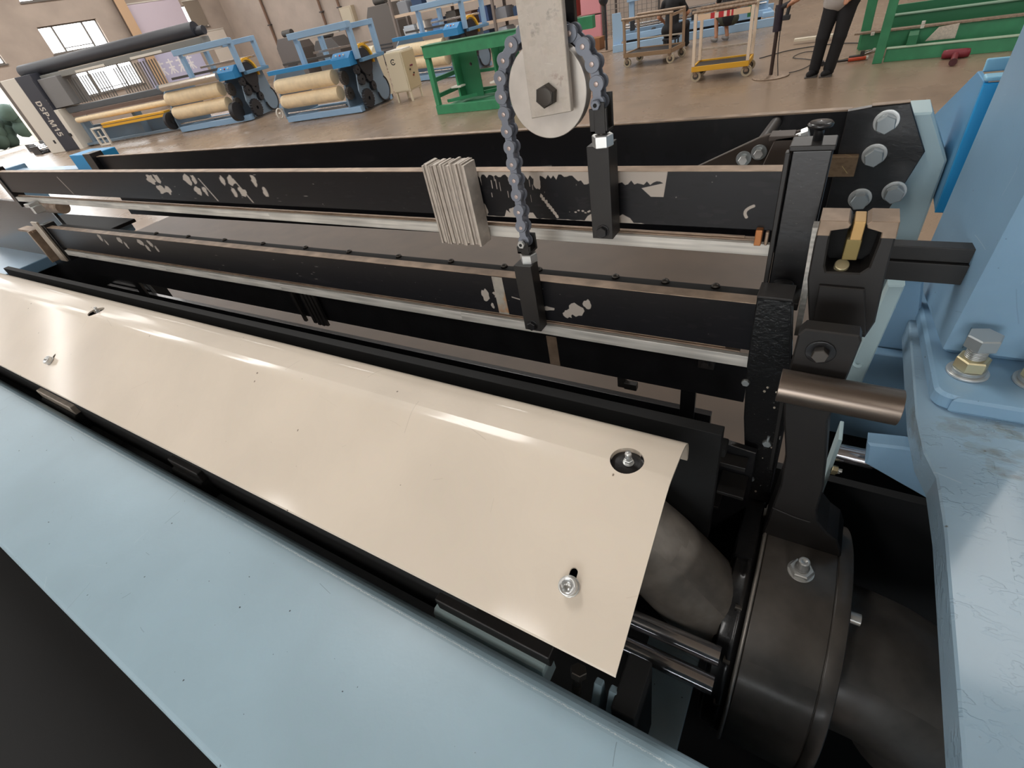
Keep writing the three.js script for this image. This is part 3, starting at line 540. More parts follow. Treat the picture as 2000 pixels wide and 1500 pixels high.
{
  const yc = 1.055, zc = -.44, R = .18;
  const t = thing('connecting_rod', 'big black drum and arm of a connecting rod with fork on top', 'connecting rod', [.07, .88, -.44]);
  const prof = (pts) => lathe(pts.map(([r, x]) => [r, x]), V(0, yc, zc), AX, 128);
  part('big_end', prof([[0, .024], [R - .002, .024], [R, .026], [R, .1105], [R - .0022, .1112], [R - .0022, .1128], [R, .1135], [R, .1285], [R - .002, .13], [0, .13]]), M.drum, t);
  const wl = prof([[R - .012, .0185], [R + .0015, .0192], [R + .0035, .0215], [R + .0015, .0238], [R - .012, .0239]]);
  const p = wl.attributes.position; for (let i = 0; i < p.count; i++) { const a = Math.atan2(p.getY(i) - yc, p.getZ(i) - zc), k = 1 + .004 * Math.sin(a * 120) ; p.setY(i, yc + (p.getY(i) - yc) * k); p.setZ(i, zc + (p.getZ(i) - zc) * k); }
  wl.computeVertexNormals();
  part('weld_seam', wl, S('#a39d95', .35, .4), t, 'rippled weld bead');
  part('flange', prof([[0, -.014], [R - .022, -.014], [R - .019, -.0125], [R - .019, -.0095], [R - .012, -.0085], [R - .0105, -.0065], [R - .0105, .0055], [R - .006, .0075], [R - .006, .0183], [0, .0183]]), M.black, t);
  part('flange_seat', plateX([[zc + .01, yc + R - .03], [zc - .1, yc + R - .06], [zc - .1, yc + R + .0], [zc + .01, yc + R - .004]], -.012, .014, .002), M.black, t);
  for (const a of [64, 40, 16]) { const A = a * Math.PI / 180; part('flange_bolt', C(V(.0045, yc + (R - .0105) * Math.sin(A), zc + (R - .0105) * Math.cos(A)), V(.013, yc + (R - .0105) * Math.sin(A), zc + (R - .0105) * Math.cos(A)), .0055, 16), M.boltDark, t); }
  // grease nipple on the drum, stud on its right face
  const na = 88 * Math.PI / 180, nd = V(0, Math.sin(na), Math.cos(na)), nc = V(.0705, yc + R * nd.y, zc + R * nd.z);
  const gn = part('grease_nipple', [hex(nc, nd, .026, .009), lathe([[0, 0], [.0085, 0], [.0088, .004], [.0072, .005], [.0072, .0165], [.006, .018], [.003, .0181], [.0024, .0165], [0, .0165]], nc.clone().addScaledVector(nd, .0088), nd, 24)], M.zinc, t, 'bright zinc grease nipple');
  part('nipple_washer', ring(nc.clone().addScaledVector(nd, -.0006), nd, .004, .0162, .0018), M.zinc, gn);
  part('side_stud', C(V(.13, 1.216, -.405), V(.1425, 1.216, -.405), .0075, 18), M.zinc, t);
  // arm: flares into the drum below, runs up behind the stub shaft
  const arm = [[.0175, 1.226], [.0205, 1.268], [.0218, 1.30], [.0240, 1.345], [.0205, 1.40], [.0085, 1.464], [.004, 1.50], [.0035, 1.512], [.056, 1.512], [.0515, 1.47], [.0625, 1.405], [.0690, 1.36], [.0705, 1.315], [.076, 1.290], [.09, 1.272], [.104, 1.262], [.113, 1.24], [.116, 1.215]];
  part('arm', plateZ(arm, -.535, -.478, .002), M.blackSatin, t);
  part('arm_eye', plateZ([[.0042, 1.495], [.0035, 1.53], [.004, 1.578], [.009, 1.586], [.0545, 1.586], [.0575, 1.58], [.0560, 1.54], [.0535, 1.495]], -.4965, -.4775, .0015), M.blackSatin, t);
  part('arm_bridge', B(.010, .056, 1.50, 1.5445, -.553, -.497, .001), M.blackSatin, t);
  part('arm_weld', tube([V(.022, 1.2945, -.4775), V(.036, 1.291, -.4775), V(.05, 1.288, -.4773), V(.068, 1.287, -.4775)], .0013, 30, 6), M.blackSatin, t);
  // fork: pocket with a narrow mouth
  const fo = [[.0005, 1.683], [.0245, 1.683], [.0275, 1.679], [.0262, 1.6735], [.0122, 1.669], [.0120, 1.655], [.0138, 1.618], [.0165, 1.611], [.046, 1.612], [.0520, 1.619], [.0535, 1.655], [.0532, 1.669], [.0408, 1.6745], [.0395, 1.680], [.043, 1.684], [.0645, 1.684], [.0658, 1.66], [.0672, 1.62], [.0725, 1.556], [.068, 1.535], [.0135, 1.54], [.006, 1.575], [.001, 1.60], [-.0005, 1.65]];
  const low = (g) => { const q = g.attributes.position; for (let i = 0; i < q.count; i++) if (q.getY(i) > 1.62) q.setY(i, 1.62 + (q.getY(i) - 1.62) * .735); g.computeVertexNormals(); return g; };
  const fk = part('fork', low(plateZ(fo, -.585, -.552, .0016)), M.blackSatin, t);
  part('machined_top', low(plateZ([[.0003, 1.662], [.0114, 1.662], [.0117, 1.6695], [.0259, 1.674], [.0272, 1.679], [.0243, 1.6839], [.0003, 1.6839]], -.5845, -.5512, .0008)), M.bare, fk, 'bare machined top');
  part('machined_top', low(plateZ([[.0539, 1.662], [.0660, 1.662], [.0648, 1.6848], [.043, 1.6848], [.0398, 1.6805], [.0412, 1.675], [.0536, 1.6697]], -.5845, -.5512, .0008)), M.bare, fk, 'bare machined top');
  part('fork_web', plateZ([[.013, 1.597], [.0535, 1.597], [.0675, 1.543], [.016, 1.546]], -.5515, -.5465, .001), M.blackSatin, fk);
  part('fork_back', plateZ([[.002, 1.60], [.066, 1.60], [.066, 1.655], [.002, 1.655]], -.60, -.5855, .001), M.blackDull, fk);
  part('brass_block', [B(.0295, .0395, 1.6445, 1.664, -.585, -.558, .001)], M.brass, t, 'brass coloured wedge block');
  part('slide_block', [B(.0272, .0405, 1.622, 1.6445, -.592, -.560, .001)], S('#8a7a4c', .4, .5), t);
  part('adjusting_bolt', lathe([[0, 0], [.0068, 0], [.0068, .012], [.006, .0128], [0, .013]], V(.0285, 1.6065, -.566), V(.05, .85, .5).normalize(), 24), M.zincYellow, t, 'yellow zinc bolt');
  const pb = part('pivot_bolt', hex(V(.0268, 1.562, -.4755), V(0, .12, 1).normalize(), .0135, .0095, .3), M.boltDark, t);
  part('washer', ring(V(.0268, 1.5615, -.4776), AZ, .004, .0135, .0022), M.black, pb);
}
solo('stub_shaft', [lathe([[0, -.0525], [.0172, -.0525], [.0178, -.052], [.0178, .0525], [.0172, .053], [0, .053]], V(.0495, 1.5235, -.459), V(1, -.02, 0).normalize(), 64)], S('#ffffff', .3, .8, { map: canvas(512, 512, (x, w) => { seed = 61; x.fillStyle = 'rgb(124,112,102)'; x.fillRect(0, 0, w, w); for (let i = 0; i < 500; i++) { const k = rr(-24, 20); x.fillStyle = `rgba(${120 + k},${106 + k},${96 + k},.2)`; x.fillRect(rnd() * w, rnd() * w, rr(20, 200), rr(1, 3)); } }, .1) }), 'thick bare steel shaft end sticking out across the connecting rod', 'shaft', [.05, 1.505, -.459]);

// ------------------------------------------------------------------ back beam with bolted end plate, lever, spacer
{
  const t = thing('back_beam', 'long black beam at the rear with bolted end plate at right', 'beam', [-1.2, 1.4, -1.0]);
  part('web', flakedPlate(-2.7, .02, 1.41, 1.6555, -1.014, -1.0), flakes((x, U, h) => { x.strokeStyle = 'rgba(150,145,138,.8)'; x.lineWidth = 2; for (const [d, y, l] of [[.55, .3, .07], [.66, .34, .02], [.62, .5, .03]]) { x.beginPath(); x.moveTo(U(d), h * y); x.lineTo(U(d + l), h * (y + .02)); x.stroke(); } }, 84), t);
  part('top_edge', B(-2.7, .01, 1.6556, 1.6585, -1.014, -.9985, .0006), M.bare, t, 'worn bare upper edge');
  part('left_bracket', B(-2.73, -2.66, 1.6, 1.675, -1.03, -.98, .002), M.black, t);
  const hexp = [[.004, 1.659], [.0365, 1.6635], [.0805, 1.6655], [.1172, 1.5964], [.082, 1.455], [.004, 1.455]];
  const ep = part('end_plate', plateZ(hexp, -.9995, -.984, .0012), M.black, t);
  part('plate_edge', plateZ([[.034, 1.6640], [.0805, 1.6658], [.0805, 1.6670], [.034, 1.6652]], -.9990, -.9845, .0003), M.bare, ep);
  for (const [x, y] of [[.0572, 1.6406], [.0537, 1.5925], [.0505, 1.523], [.0945, 1.5345]]) {
    const b = part('flange_bolt', hex(V(x, y, -.9795), AZ, .0235, .0115, rr(0, 1)), M.boltGrey, t, 'grey zinc hex bolt');
    part('washer', ring(V(x, y + .0015, -.984), AZ, .006, .0168, .0022), M.zinc, b);
    part('spring_washer', ring(V(x, y, -.9818), AZ, .006, .0128, .0022), M.boltGrey, b);
  }
}
{
  const t = thing('lever_arm', 'black slanted lever with two washers and a clevis on the rear beam', 'lever', [-.1, 1.66, -.75]);
  const lev = S('#4a4039', .5, .2);
  part('bar', plateZ([[-.19, 1.645], [-.12, 1.648], [-.066, 1.662], [-.056, 1.676], [-.066, 1.698], [-.088, 1.692]], -.758, -.7505, .001), lev, t);
  for (const [x, y] of [[-.1053, 1.666], [-.0872, 1.6735]]) { const w = part('washer', ring(V(x, y, -.75), AZ, .004, .0098, .0016), M.boltGrey, t); part('bolt_head', hex(V(x, y - .001, -.7486), AZ, .0105, .006), M.zinc, w); }
  part('mount', C(V(-.096, 1.665, -.7582), V(-.096, 1.645, -.9995), .009, 16), M.blackSatin, t);
  part('clevis', [plateZ([[-.079, 1.662], [-.05, 1.653], [-.043, 1.70], [-.068, 1.697]], -.748, -.742, .001), plateZ([[-.079, 1.662], [-.05, 1.653], [-.043, 1.70], [-.068, 1.697]], -.728, -.722, .001), B(-.072, -.05, 1.658, 1.676, -.742, -.728, .001), B(-.075, -.047, 1.694, 1.700, -.748, -.722, .001)], lev, t);
  part('set_screw', [C(V(-.05, 1.6935, -.735), V(-.038, 1.698, -.735), .0035, 14), hex(V(-.0395, 1.697, -.735), V(.93, .35, 0).normalize(), .0115, .0075)], M.zinc, t, 'bright set screw with nut');
}
solo('spacer_block', B(-.008, .0335, 1.565, 1.5965, -.9838, -.968, .001), S('#ffffff', .5, .2, { map: canvas(256, 256, (x, w) => { seed = 66; x.fillStyle = 'rgb(120,98,74)'; x.fillRect(0, 0, w, w); for (let i = 0; i < 60; i++) { x.fillStyle = 'rgba(96,78,58,.35)'; blob(x, rnd() * w, rnd() * w, 18, 12); } x.strokeStyle = 'rgb(200,180,120)'; x.lineWidth = 3; x.beginPath(); x.moveTo(70, 90); x.lineTo(120, 150); x.stroke(); }, .05) }), 'brownish square block between the black post and the end plate', 'block', [.01, 1.565, -.97]);
solo('tie_bar', [B(.06, .34, 1.508, 1.535, -.76, -.74, .001), B(.06, .34, 1.5355, 1.5545, -.765, -.745, .001)], M.blackSatin, 'dark flat tie bar running from the fork to the blue column', 'bar', [.2, 1.508, -.75]);

// ------------------------------------------------------------------ blue side frame on the right, column on it
{
  const t = thing('side_frame', 'blue painted machine side frame with wide glossy top plate at right', 'machine frame', [.3, 0, -.4]);
  const top = [[.1715, .5], [.1715, -.43], [.168, -.50], [.158, -.535], [.152, -.60], [.146, -.93], [.9, -.93], [.9, .5]];
  part('top_plate', plateY(top.map(([x, z]) => [x, z]), 1.364, 1.4, .002), M.bluePlate, t);
  part('side_panel', [B(.42, .44, 0, 1.363, -.93, .5, .002)], M.blue, t);
  part('corner_gusset', plateZ([[.112, 1.357], [.150, 1.363], [.205, 1.363], [.205, 1.275], [.118, 1.318]], -.60, -.575, .003), M.blue, t);
  part('cross_panel', B(.045, .213, 1.155, 1.345, -.82, -.80, .003), M.blue, t);
  part('upright', [plateZ([[.088, 0], [.088, 1.642], [.1145, 1.642], [.153, 1.571], [.153, 0]], -1.10, -1.02, .003)], M.bluePale, t);
  part('edge_strip', plateZ([[.1015, 1.48], [.121, 1.482], [.1115, 1.283], [.086, 1.283]], -.797, -.775, .002), M.bluePale, t);
  part('inner_brace', plateZ([[.124, 1.47], [.148, 1.465], [.168, 1.37], [.17, 1.27], [.113, 1.285]], -.84, -.822, .003), M.blue, t);
  part('edge_washer', ring(V(.0965, 1.338, -.775), V(.3, .8, .4).normalize(), .003, .0085, .002), M.bluePale, t);
}
{
  const t = thing('machine_column', 'tall light blue column bolted down on the glossy top plate', 'column', [.3, 1.4, -.75]);
  const bp = [[.38, -.615], [.182, -.615], ...arc(.185, -.638, .020, 90, 180, 6), [.150, -.92], [.38, -.92]];
  part('base_plate', plateY(bp, 1.4, 1.4235, .004), M.blue, t);
  const pts = [[.172, -.70], [.150, -.905], [.305, -.905], [.305, -.70]];
  const lean = plateY(pts, 1.424, 2.7, .012); const q = lean.attributes.position; for (let i = 0; i < q.count; i++) { const h = q.getY(i) - 1.424; q.setX(i, q.getX(i) + h * .03); } lean.computeVertexNormals();
  part('tube', lean, M.blue, t);
  for (const [x, z] of [[.1985, -.672], [.262, -.672]]) {
    const b = part('anchor_bolt', [C(V(x, 1.424, z), V(x, 1.468, z), .0095, 20), hex(V(x, 1.466, z), AY, .031, .0155, .25)], M.boltGrey, t, 'big grey hex bolt standing proud');
    for (let i = 0; i < 7; i++) part('thread', ring(V(x, 1.4495 + i * .0023, z), AY, .006, .0108, .0011), M.zinc, b);
    part('nut', hex(V(x, 1.4335, z), AY, .030, .0145, .1), M.zincYellow, b);
    part('washer', ring(V(x, 1.4237, z), AY, .007, .0215, .0035), M.zinc, b); part('spring_washer', ring(V(x, 1.4272, z), AY, .007, .0175, .0055), M.boltGrey, b);
  }
}
// small pieces behind the connecting rod
{
  const t = thing('tie_rod', 'short polished rod with hex screws beside the connecting rod arm', 'rod', [.09, 1.2, -.6]);
  part('rod', Cx(.088, .135, 1.285, -.62, .0135, 28), M.polish, t);
  part('backing_strip', B(.0835, .0885, 1.13, 1.33, -.64, -.60, .001), M.bluePale, t, 'pale strip');
  for (const [y, z] of [[1.268, -.60], [1.252, -.612], [1.178, -.612]]) { const b = part('hex_screw', hex(V(.089, y, z), AX, .011, .007), M.zincYellow, t); part('shank', C(V(.096, y, z), V(.101, y, z), .0032, 12), M.zinc, b); }
}
// added black sheets that keep the machine pit dark, with the sley end
{
  const t = thing('pit_darkening_sheets', 'black sheets added to darken the pit under the frames and the drum', 'guard', [-1, 0, -.65]);
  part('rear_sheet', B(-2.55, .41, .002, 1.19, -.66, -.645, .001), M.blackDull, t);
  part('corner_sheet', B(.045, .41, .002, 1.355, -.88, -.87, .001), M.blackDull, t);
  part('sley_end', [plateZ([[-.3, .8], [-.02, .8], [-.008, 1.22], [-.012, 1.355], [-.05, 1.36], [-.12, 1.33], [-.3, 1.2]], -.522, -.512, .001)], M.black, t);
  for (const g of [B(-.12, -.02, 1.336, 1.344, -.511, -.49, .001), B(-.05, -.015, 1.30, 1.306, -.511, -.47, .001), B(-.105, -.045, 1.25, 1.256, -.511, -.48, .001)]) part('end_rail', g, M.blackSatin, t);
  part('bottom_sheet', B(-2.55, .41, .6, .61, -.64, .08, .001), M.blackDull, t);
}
solo('platform', [B(-7, .06, .42, .45, -3.1, -1.2, .004), ...[-6.9, -3.5, -.05].flatMap(x => [-3.05, -1.3].map(z => B(x, x + .08, 0, .4195, z, z + .08, .004)))], S('#ffffff', .5, 0, { map: mottled(512, 1.5, [74, 60, 48], .12, 9, 95) }), 'dark brown deck added to stand in for shaded floor behind the back beam', 'platform', [-1.7, .42, -2]);  // added brown deck, its dark colour stands in for shaded floor
// blue sheet cover between the upright and the column
{
  const t = thing('blue_cover', 'saturated blue sheet metal cover with open top behind the tall column', 'cover', [.3, 1.5, -1.1]);
  part('left_side', plateX([[-.982, 1.507], [-.982, 1.688], [-1.05, 1.686], [-1.4, 1.53], [-1.4, 1.507]], .1545, .1605, .001), S('#5c97c0', .45), t);
  part('front_panel', plateZ([[.1545, 1.507], [.6, 1.50], [.6, 1.69], [.1545, 1.686]], -.981, -.972, .0015), M.blueSat, t);
  part('rim', [B(.1545, .6, 1.6882, 1.694, -.995, -.972, .002), B(.1612, .6, 1.683, 1.70, -1.06, -1.054, .002)], S('#8cc4e0', .4), t);
  part('lug', B(.36, .40, 1.55, 1.6, -.971, -.906, .002), M.blueSat, t);
}
// left end of the machine
{
  const t = thing('left_side_frame', 'blue side frame at the far left end of the machine', 'machine frame', [-2.8, 0, -.6]);
  part('upright', B(-2.98, -2.74, 1.575, 1.665, -1.12, -1.02, .004), M.blueSat, t);
  part('rear_rail', B(-3.9, -2.981, 1.575, 1.60, -1.1, -1.04, .002), M.blue, t);
  part('rear_post', B(-3.98, -3.9, 0, 1.62, -1.12, -1.02, .004), M.blue, t);
  part('top_plate', B(-3.4, -2.62, 1.36, 1.4, -.95, .3, .004), M.blue, t);
  part('side_panel', B(-2.75, -2.72, 0, 1.358, -.95, .3, .004), M.blackDull, t);
  part('black_end', B(-3.3, -2.56, 1.401, 1.415, -.95, -.64, .003), M.blackDull, t);
}
{
  const t = thing('guide_post', 'black upright guide with bare flat bar at the far left end', 'post', [-2.3, 1.3, -.55]);
  part('plate', plateZ([[-3.3, 1.18], [-1.86, 1.18], [-1.93, 1.40], [-2.21, 1.43], [-2.25, 1.615], [-3.3, 1.64]], -.628, -.616, .002), M.black, t);
  part('bare_bar', B(-2.205, -2.155, 1.452, 1.588, -.542, -.536, .001), M.bareLight, t, 'bare tan flat bar');
  part('channel', [B(-2.36, -2.23, 1.552, 1.56, -.56, -.53, .001), plateX([[-.56, 1.45], [-.52, 1.45], [-.52, 1.56], [-.56, 1.56]], -2.245, -2.235, .001)], M.bare, t);
  part('clip', [B(-2.27, -2.23, 1.62, 1.632, -.60, -.57, .002), B(-2.235, -2.215, 1.60, 1.622, -.60, -.57, .002)], M.zinc, t);
  part('roll_end', Cx(-2.35, -2.16, 1.60, -.63, .02, 24), M.bare, t);
}

// ------------------------------------------------------------------ the workshop behind
const paint = (c, r = .45) => S(c, r);
const L = {
  blue: paint('#8fb0cf'), blueD: paint('#5f88a8'), sat: paint('#2f86bf'), grey: paint('#76899a'), beige: S('#ffffff', .55, 0, { map: mottled(256, 1.2, [233, 211, 174], .07, 10, 201) }),
  dark: paint('#26272b', .5), mid: paint('#4b4744', .55), yellow: paint('#e0a92e', .5), white: paint('#dfdad0', .5), rod: S('#bdb8b4', .25, .9), cream: paint('#d8cdb4', .5), silver: S('#c6bcb0', .3, .7),
};
const rollG = (x0, x1, y, z, r) => lathe([[0, x0], [r * .55, x0], [r * .9, x0 + r * .25], [r, x0 + r * .7], [r, x1 - .02], [r - .01, x1], [0, x1]], V(0, y, z), AX, 28);
const discX = (x0, x1, y, z, r, n = 28) => lathe([[0, x0], [r - .008, x0], [r, x0 + .008], [r, x1 - .008], [r - .008, x1], [0, x1]], V(0, y, z), AX, n);
function gear(x0, x1, y, z, r, n) { const pts = []; for (let i = 0; i < n * 4; i++) { const a = i / (n * 4) * 2 * Math.PI, k = (i & 2) ? r : r * .9; pts.push([z + k * Math.cos(a), y + k * Math.sin(a)]); } return plateX(pts, x0, x1, 0, [arc(z, y, r * .2, 0, 360, 12).slice(0, 12)]); }
// a mesh loom seen from its front: local x along the rolls, z towards us
function meshLoom(label, [x, z], turn, scale, o = {}) {
  const t = thing('wire_mesh_loom', label, 'machine', [x, 0, z], 'wire mesh looms across the hall', turn); t.scale.setScalar(scale);
  part('base_frame', [B(.0, 2.62, .02, .16, -.18, 0, .01), B(.0, 2.7, .02, .14, -1.5, -1.36, .01), B(.02, .14, .02, .14, -1.4, -.1, .01), B(2.2, 2.34, .02, .14, -1.4, -.1, .01)], L.blue, t);
  const side = [[-.05, .1], [-.05, .35], [-.16, .72], [-.12, 1.0], [-.3, 1.16], [-1.45, 1.16], [-1.5, .1]];
  part('left_side_plate', plateX(side, -.07, -.02, .004), L.grey, t);
  part('right_side_plate', plateX(side, 2.2, 2.26, .004), L.grey, t);
  part('outer_plate', plateX([[-.25, .05], [-.12, .5], [-.3, 1.05], [-1.35, 1.08], [-1.5, .05]], 2.62, 2.66, .004), L.grey, t);
  // portal with a light tube under it
  for (const [z, h] of [[-.25, 1.95], [-1.25, 1.9]]) for (const px of [1.02, 2.74]) part('portal_post', B(px, px + .12, 1.16, h - .001, z - .12, z, .012), L.blue, t);
  part('portal_beam', B(.98, 2.9, 1.82, 1.96, -.252, -.12, .012), L.blue, t);
  part('portal_beam', B(.98, 2.9, 1.78, 1.9, -1.248, -1.15, .012), L.blue, t);
  part('portal_foot', B(2.2, 2.9, 1.08, 1.159, -1.4, -.36, .01), L.blueD, t);
  part('tube_lamp', B(1.25, 2.6, 1.775, 1.818, -.235, -.165, .01), L.white, t);
  part('breast_rail', B(-.08, 2.62, 1.17, 1.27, -.2, -.05, .008), o.rail || L.sat, t);
  const cb = part('control_box', plateX([[-.02, 1.06], [-.02, 1.24], [-.2, 1.36], [-.34, 1.36], [-.34, 1.06]], 2.15, 2.72, .006), L.sat, t);
  for (let i = 0; i < 3; i++) part('button', C(V(2.3 + i * .12, 1.302, -.11), V(2.3 + i * .12, 1.322, -.099), .022, 12), i === 1 ? paint('#b8433a') : L.white, cb);
  part('upper_roll', rollG(.02, 2.05, .885, -.1, .178), L.beige, t);
  if (!o.oneRoll) part('lower_roll', rollG(.02, 2.07, .515, -.1, .172), L.beige, t);
  if (o.silver) part('silver_roll', [Cx(.15, 2.2, 1.19, .02, .085, 28), discX(.9, .92, 1.19, .02, .09), discX(1.85, 1.87, 1.19, .02, .09)], L.silver, t);
  part('front_shaft', Cx(.1, 2.15, .235, -.05, .025, 14), L.rod, t);
  part('reed_bar', B(.1, 2.2, 1.3, 1.36, -.62, -.56, .006), L.mid, t);
  part('heald_bar', B(1.1, 3.05, 1.42, 1.47, -.8, -.76, .004), L.rod, t);
  part('warp_beam', Cx(.0, 2.2, .85, -1.35, .12, 20), L.mid, t);
  for (const [y, z, r, w] of [[.83, -.12, .16, 0], [.47, -.14, .15, 0]]) part('gear', gear(2.27 + w, 2.36 + w, y, z, r, 22), L.mid, t);
  for (const [y, z, r, w] of [[.27, -.34, .23, 0], [.72, -.3, .13, 0], [.76, -.62, .16, .02], [.5, -.72, .11, 0], [.95, -.2, .1, .02]]) part('gear', gear(2.665 + w, 2.75 + w, y, z, r, 20), L.dark, t);
  part('flywheel', discX(2.665, 2.78, 1.06, -.62, .3), L.dark, t);
  const gd = [...arc(-.62, 1.06, .4, 60, 190, 20), ...arc(-.62, 1.06, .34, 190, 60, 20)];
  part('yellow_guard', plateX(gd, 2.67, 2.8, .004), L.yellow, t);
  part('drive_cover', plateX([...arc(-1.15, .36, .28, 180, 345, 14), [-.78, .62], [-.95, .92], [-1.3, .8]], 2.67, 2.72, .004), L.grey, t);
  part('cover_rim', tube([...arc(-1.15, .36, .30, 120, 350, 14).map(([a, b]) => V(2.72, b, a))], .02, 30, 8), L.dark, t);
  if (o.darkWheel) { part('end_wheel', [discX(-.2, -.1, .36, .02, .23), Cx(-.22, -.07, .36, .02, .06, 14)], L.dark, t); part('end_wheel', discX(2.28, 2.42, .3, .1, .24), L.dark, t); }
  else part('hand_wheel', [new THREE.TorusGeometry(.12, .02, 8, 24).rotateY(Math.PI / 2).translate(-.12, .28, .06), Cx(-.14, -.07, .28, .06, .03, 12)], L.white, t);
  return t;
}
meshLoom('blue wire mesh loom with silver top roll, nearest to the long grey loom', [-19.55, -10.2], .30, 1.13, { silver: true, rail: L.grey, darkWheel: true });
meshLoom('blue wire mesh loom in the middle with two beige rolls and yellow guard', [-13.67, -10.15], .164, 1.0);
meshLoom('blue wire mesh loom half hidden behind the green frame at left', [-13.05, -14.75], -.061, 1.0, {});
// long grey loom by the window wall
{
  const t = thing('long_grey_loom', 'long grey loom with dark roller on top and lettered end column', 'machine', [-25.08, 0, -9.1], undefined, .297);
  const lt = canvas(256, 1024, (x, w, h) => { x.fillStyle = 'rgb(58,60,70)'; x.fillRect(0, 0, w, h); x.save(); x.translate(w * .40, h * .27); x.rotate(Math.PI / 2); x.fillStyle = 'rgb(206,200,190)'; x.font = 'bold 130px sans-serif'; x.textBaseline = 'middle'; x.fillText('DSP-M15', 0, 0); x.restore(); }, 0);
  lt.wrapS = lt.wrapT = THREE.ClampToEdgeWrapping;
  const pn = new THREE.PlaneGeometry(.74, 2.3).translate(-.42, 1.2, .012); pn.userData.keepUV = true;
  const col = part('end_column', B(-1.62, -.85, 0, 2.5, -1.1, -.02, .02), L.white, t, 'white column');
  part('dark_panel', B(-.82, -.02, 0, 2.5, -1.1, 0, .01), paint('#3a3c46'), t);
  part('lettered_panel', [(() => { const g = new THREE.BoxGeometry(.74, 2.3, .02).translate(-.42, 1.2, .002); g.userData.keepUV = true; return g; })()], new THREE.MeshStandardMaterial({ map: lt, roughness: .5 }), t, 'dark panel lettered DSP-M15');
  part('white_edge', B(-.015, .2, 0, 1.35, -.9, .03, .01), L.white, t);
  part('door_slot', B(-1.12, -1.02, .32, .44, -.03, -.012, .004), L.dark, col);
  part('panel_knob', C(V(.02, .52, .03), V(.02, .52, .08), .06, 16), L.dark, t);
  part('head_cover', B(.0, .95, 1.38, 2.3, -.9, -.1, .02), paint('#7f7f80'), t);
  part('top_roller', [Cx(-.9, 7.2, 2.62, -.5, .2, 28), Cx(7.2, 7.5, 2.55, -.5, .12, 20)], paint('#33353c'), t, 'dark fabric roller');
  part('top_beam', B(-.2, 7.4, 2.22, 2.4, -.7, -.3, .02), paint('#83837f'), t);
  for (const a of [1.7, 4.3]) part('label_strip', B(a, a + 1.4, 2.24, 2.31, -.299, -.285, .004), L.white, t);
  for (let i = 0; i < 34; i++) if (!(i > 14 && i < 18)) part('warp_strip', B(.98 + i * .125, 1.02 + i * .125, 1.36, 2.14, -.42, -.4, .002), paint(i % 3 ? '#5e5c59' : '#77736e'), t);
  part('reed_beam', B(.3, 5.3, 1.15, 1.34, -.5, -.2, .02), paint('#565a5e'), t);
  part('brown_beam', B(.5, 5.3, 1.02, 1.14, -.3, -.12, .01), paint('#6a5850'), t);
  part('cloth_roll', Cx(.6, 5.3, .9, -.12, .09, 18), L.beige, t);
  part('lower_frame', [B(.2, 5.3, .06, .62, -.9, -.75, .02), B(.2, 5.3, .04, .12, -.35, -.2, .01), B(.4, .55, .1, .9, -.6, -.3, .01), B(3.0, 3.15, .1, .9, -.6, -.3, .01)], L.grey, t);
  part('walkway', [B(2.0, 5.0, .64, .7, -.05, .25, .006), B(2.0, 5.0, .54, .62, .2, .25, .006)], L.yellow, t, 'yellow edged step board');
  part('step_frame', [B(1.5, 1.56, 0, .62, .3, .36, .005), B(2.0, 2.06, 0, .62, .3, .36, .005), B(1.75, 1.79, .05, .5, .31, .35, .005), B(1.5, 2.06, .56, .62, .3, .36, .005), B(1.5, 2.06, .02, .08, .3, .36, .005), B(1.5, 2.06, .27, .31, .31, .35, .005)], L.white, t);
}
// control cabinets
{
  const t = thing('control_cabinet', 'tall cream cabinet with hand written marks behind the legged cabinet', 'cabinet', [-11.45, 0, -12.0], undefined, .2);
  const mk = canvas(256, 512, (x, w, h) => { x.fillStyle = 'rgb(214,203,178)'; x.fillRect(0, 0, w, h); x.strokeStyle = 'rgb(70,70,66)'; x.lineWidth = 6; const zz = (pts) => { x.beginPath(); pts.forEach(([a, b], i) => x[i ? 'lineTo' : 'moveTo'](a, b)); x.stroke(); }; zz([[90, 120], [110, 150], [130, 118]]); zz([[92, 170], [120, 176], [96, 200], [126, 206]]); zz([[130, 230], [150, 226]]); zz([[120, 260], [150, 268], [136, 300]]); zz([[126, 330], [146, 352], [160, 336]]); }, 0);
  const fm = new THREE.MeshStandardMaterial({ map: mk, roughness: .5 });
  part('body', B(-.98, 0, .08, 1.16, -.5, 0, .015), L.cream, t);
  part('door', (() => { const g = new THREE.BoxGeometry(.86, 1.0, .02).translate(-.48, .63, .011); g.userData.keepUV = true; return g; })(), fm, t);
  part('plinth', B(-.95, -.03, 0, .079, -.47, -.03, .005), L.dark, t);
  part('sloped_top', plateX([[-.5, 1.161], [-.02, 1.161], [-.25, 1.30], [-.5, 1.30]], -.9, -.08, .008), L.cream, t);
}
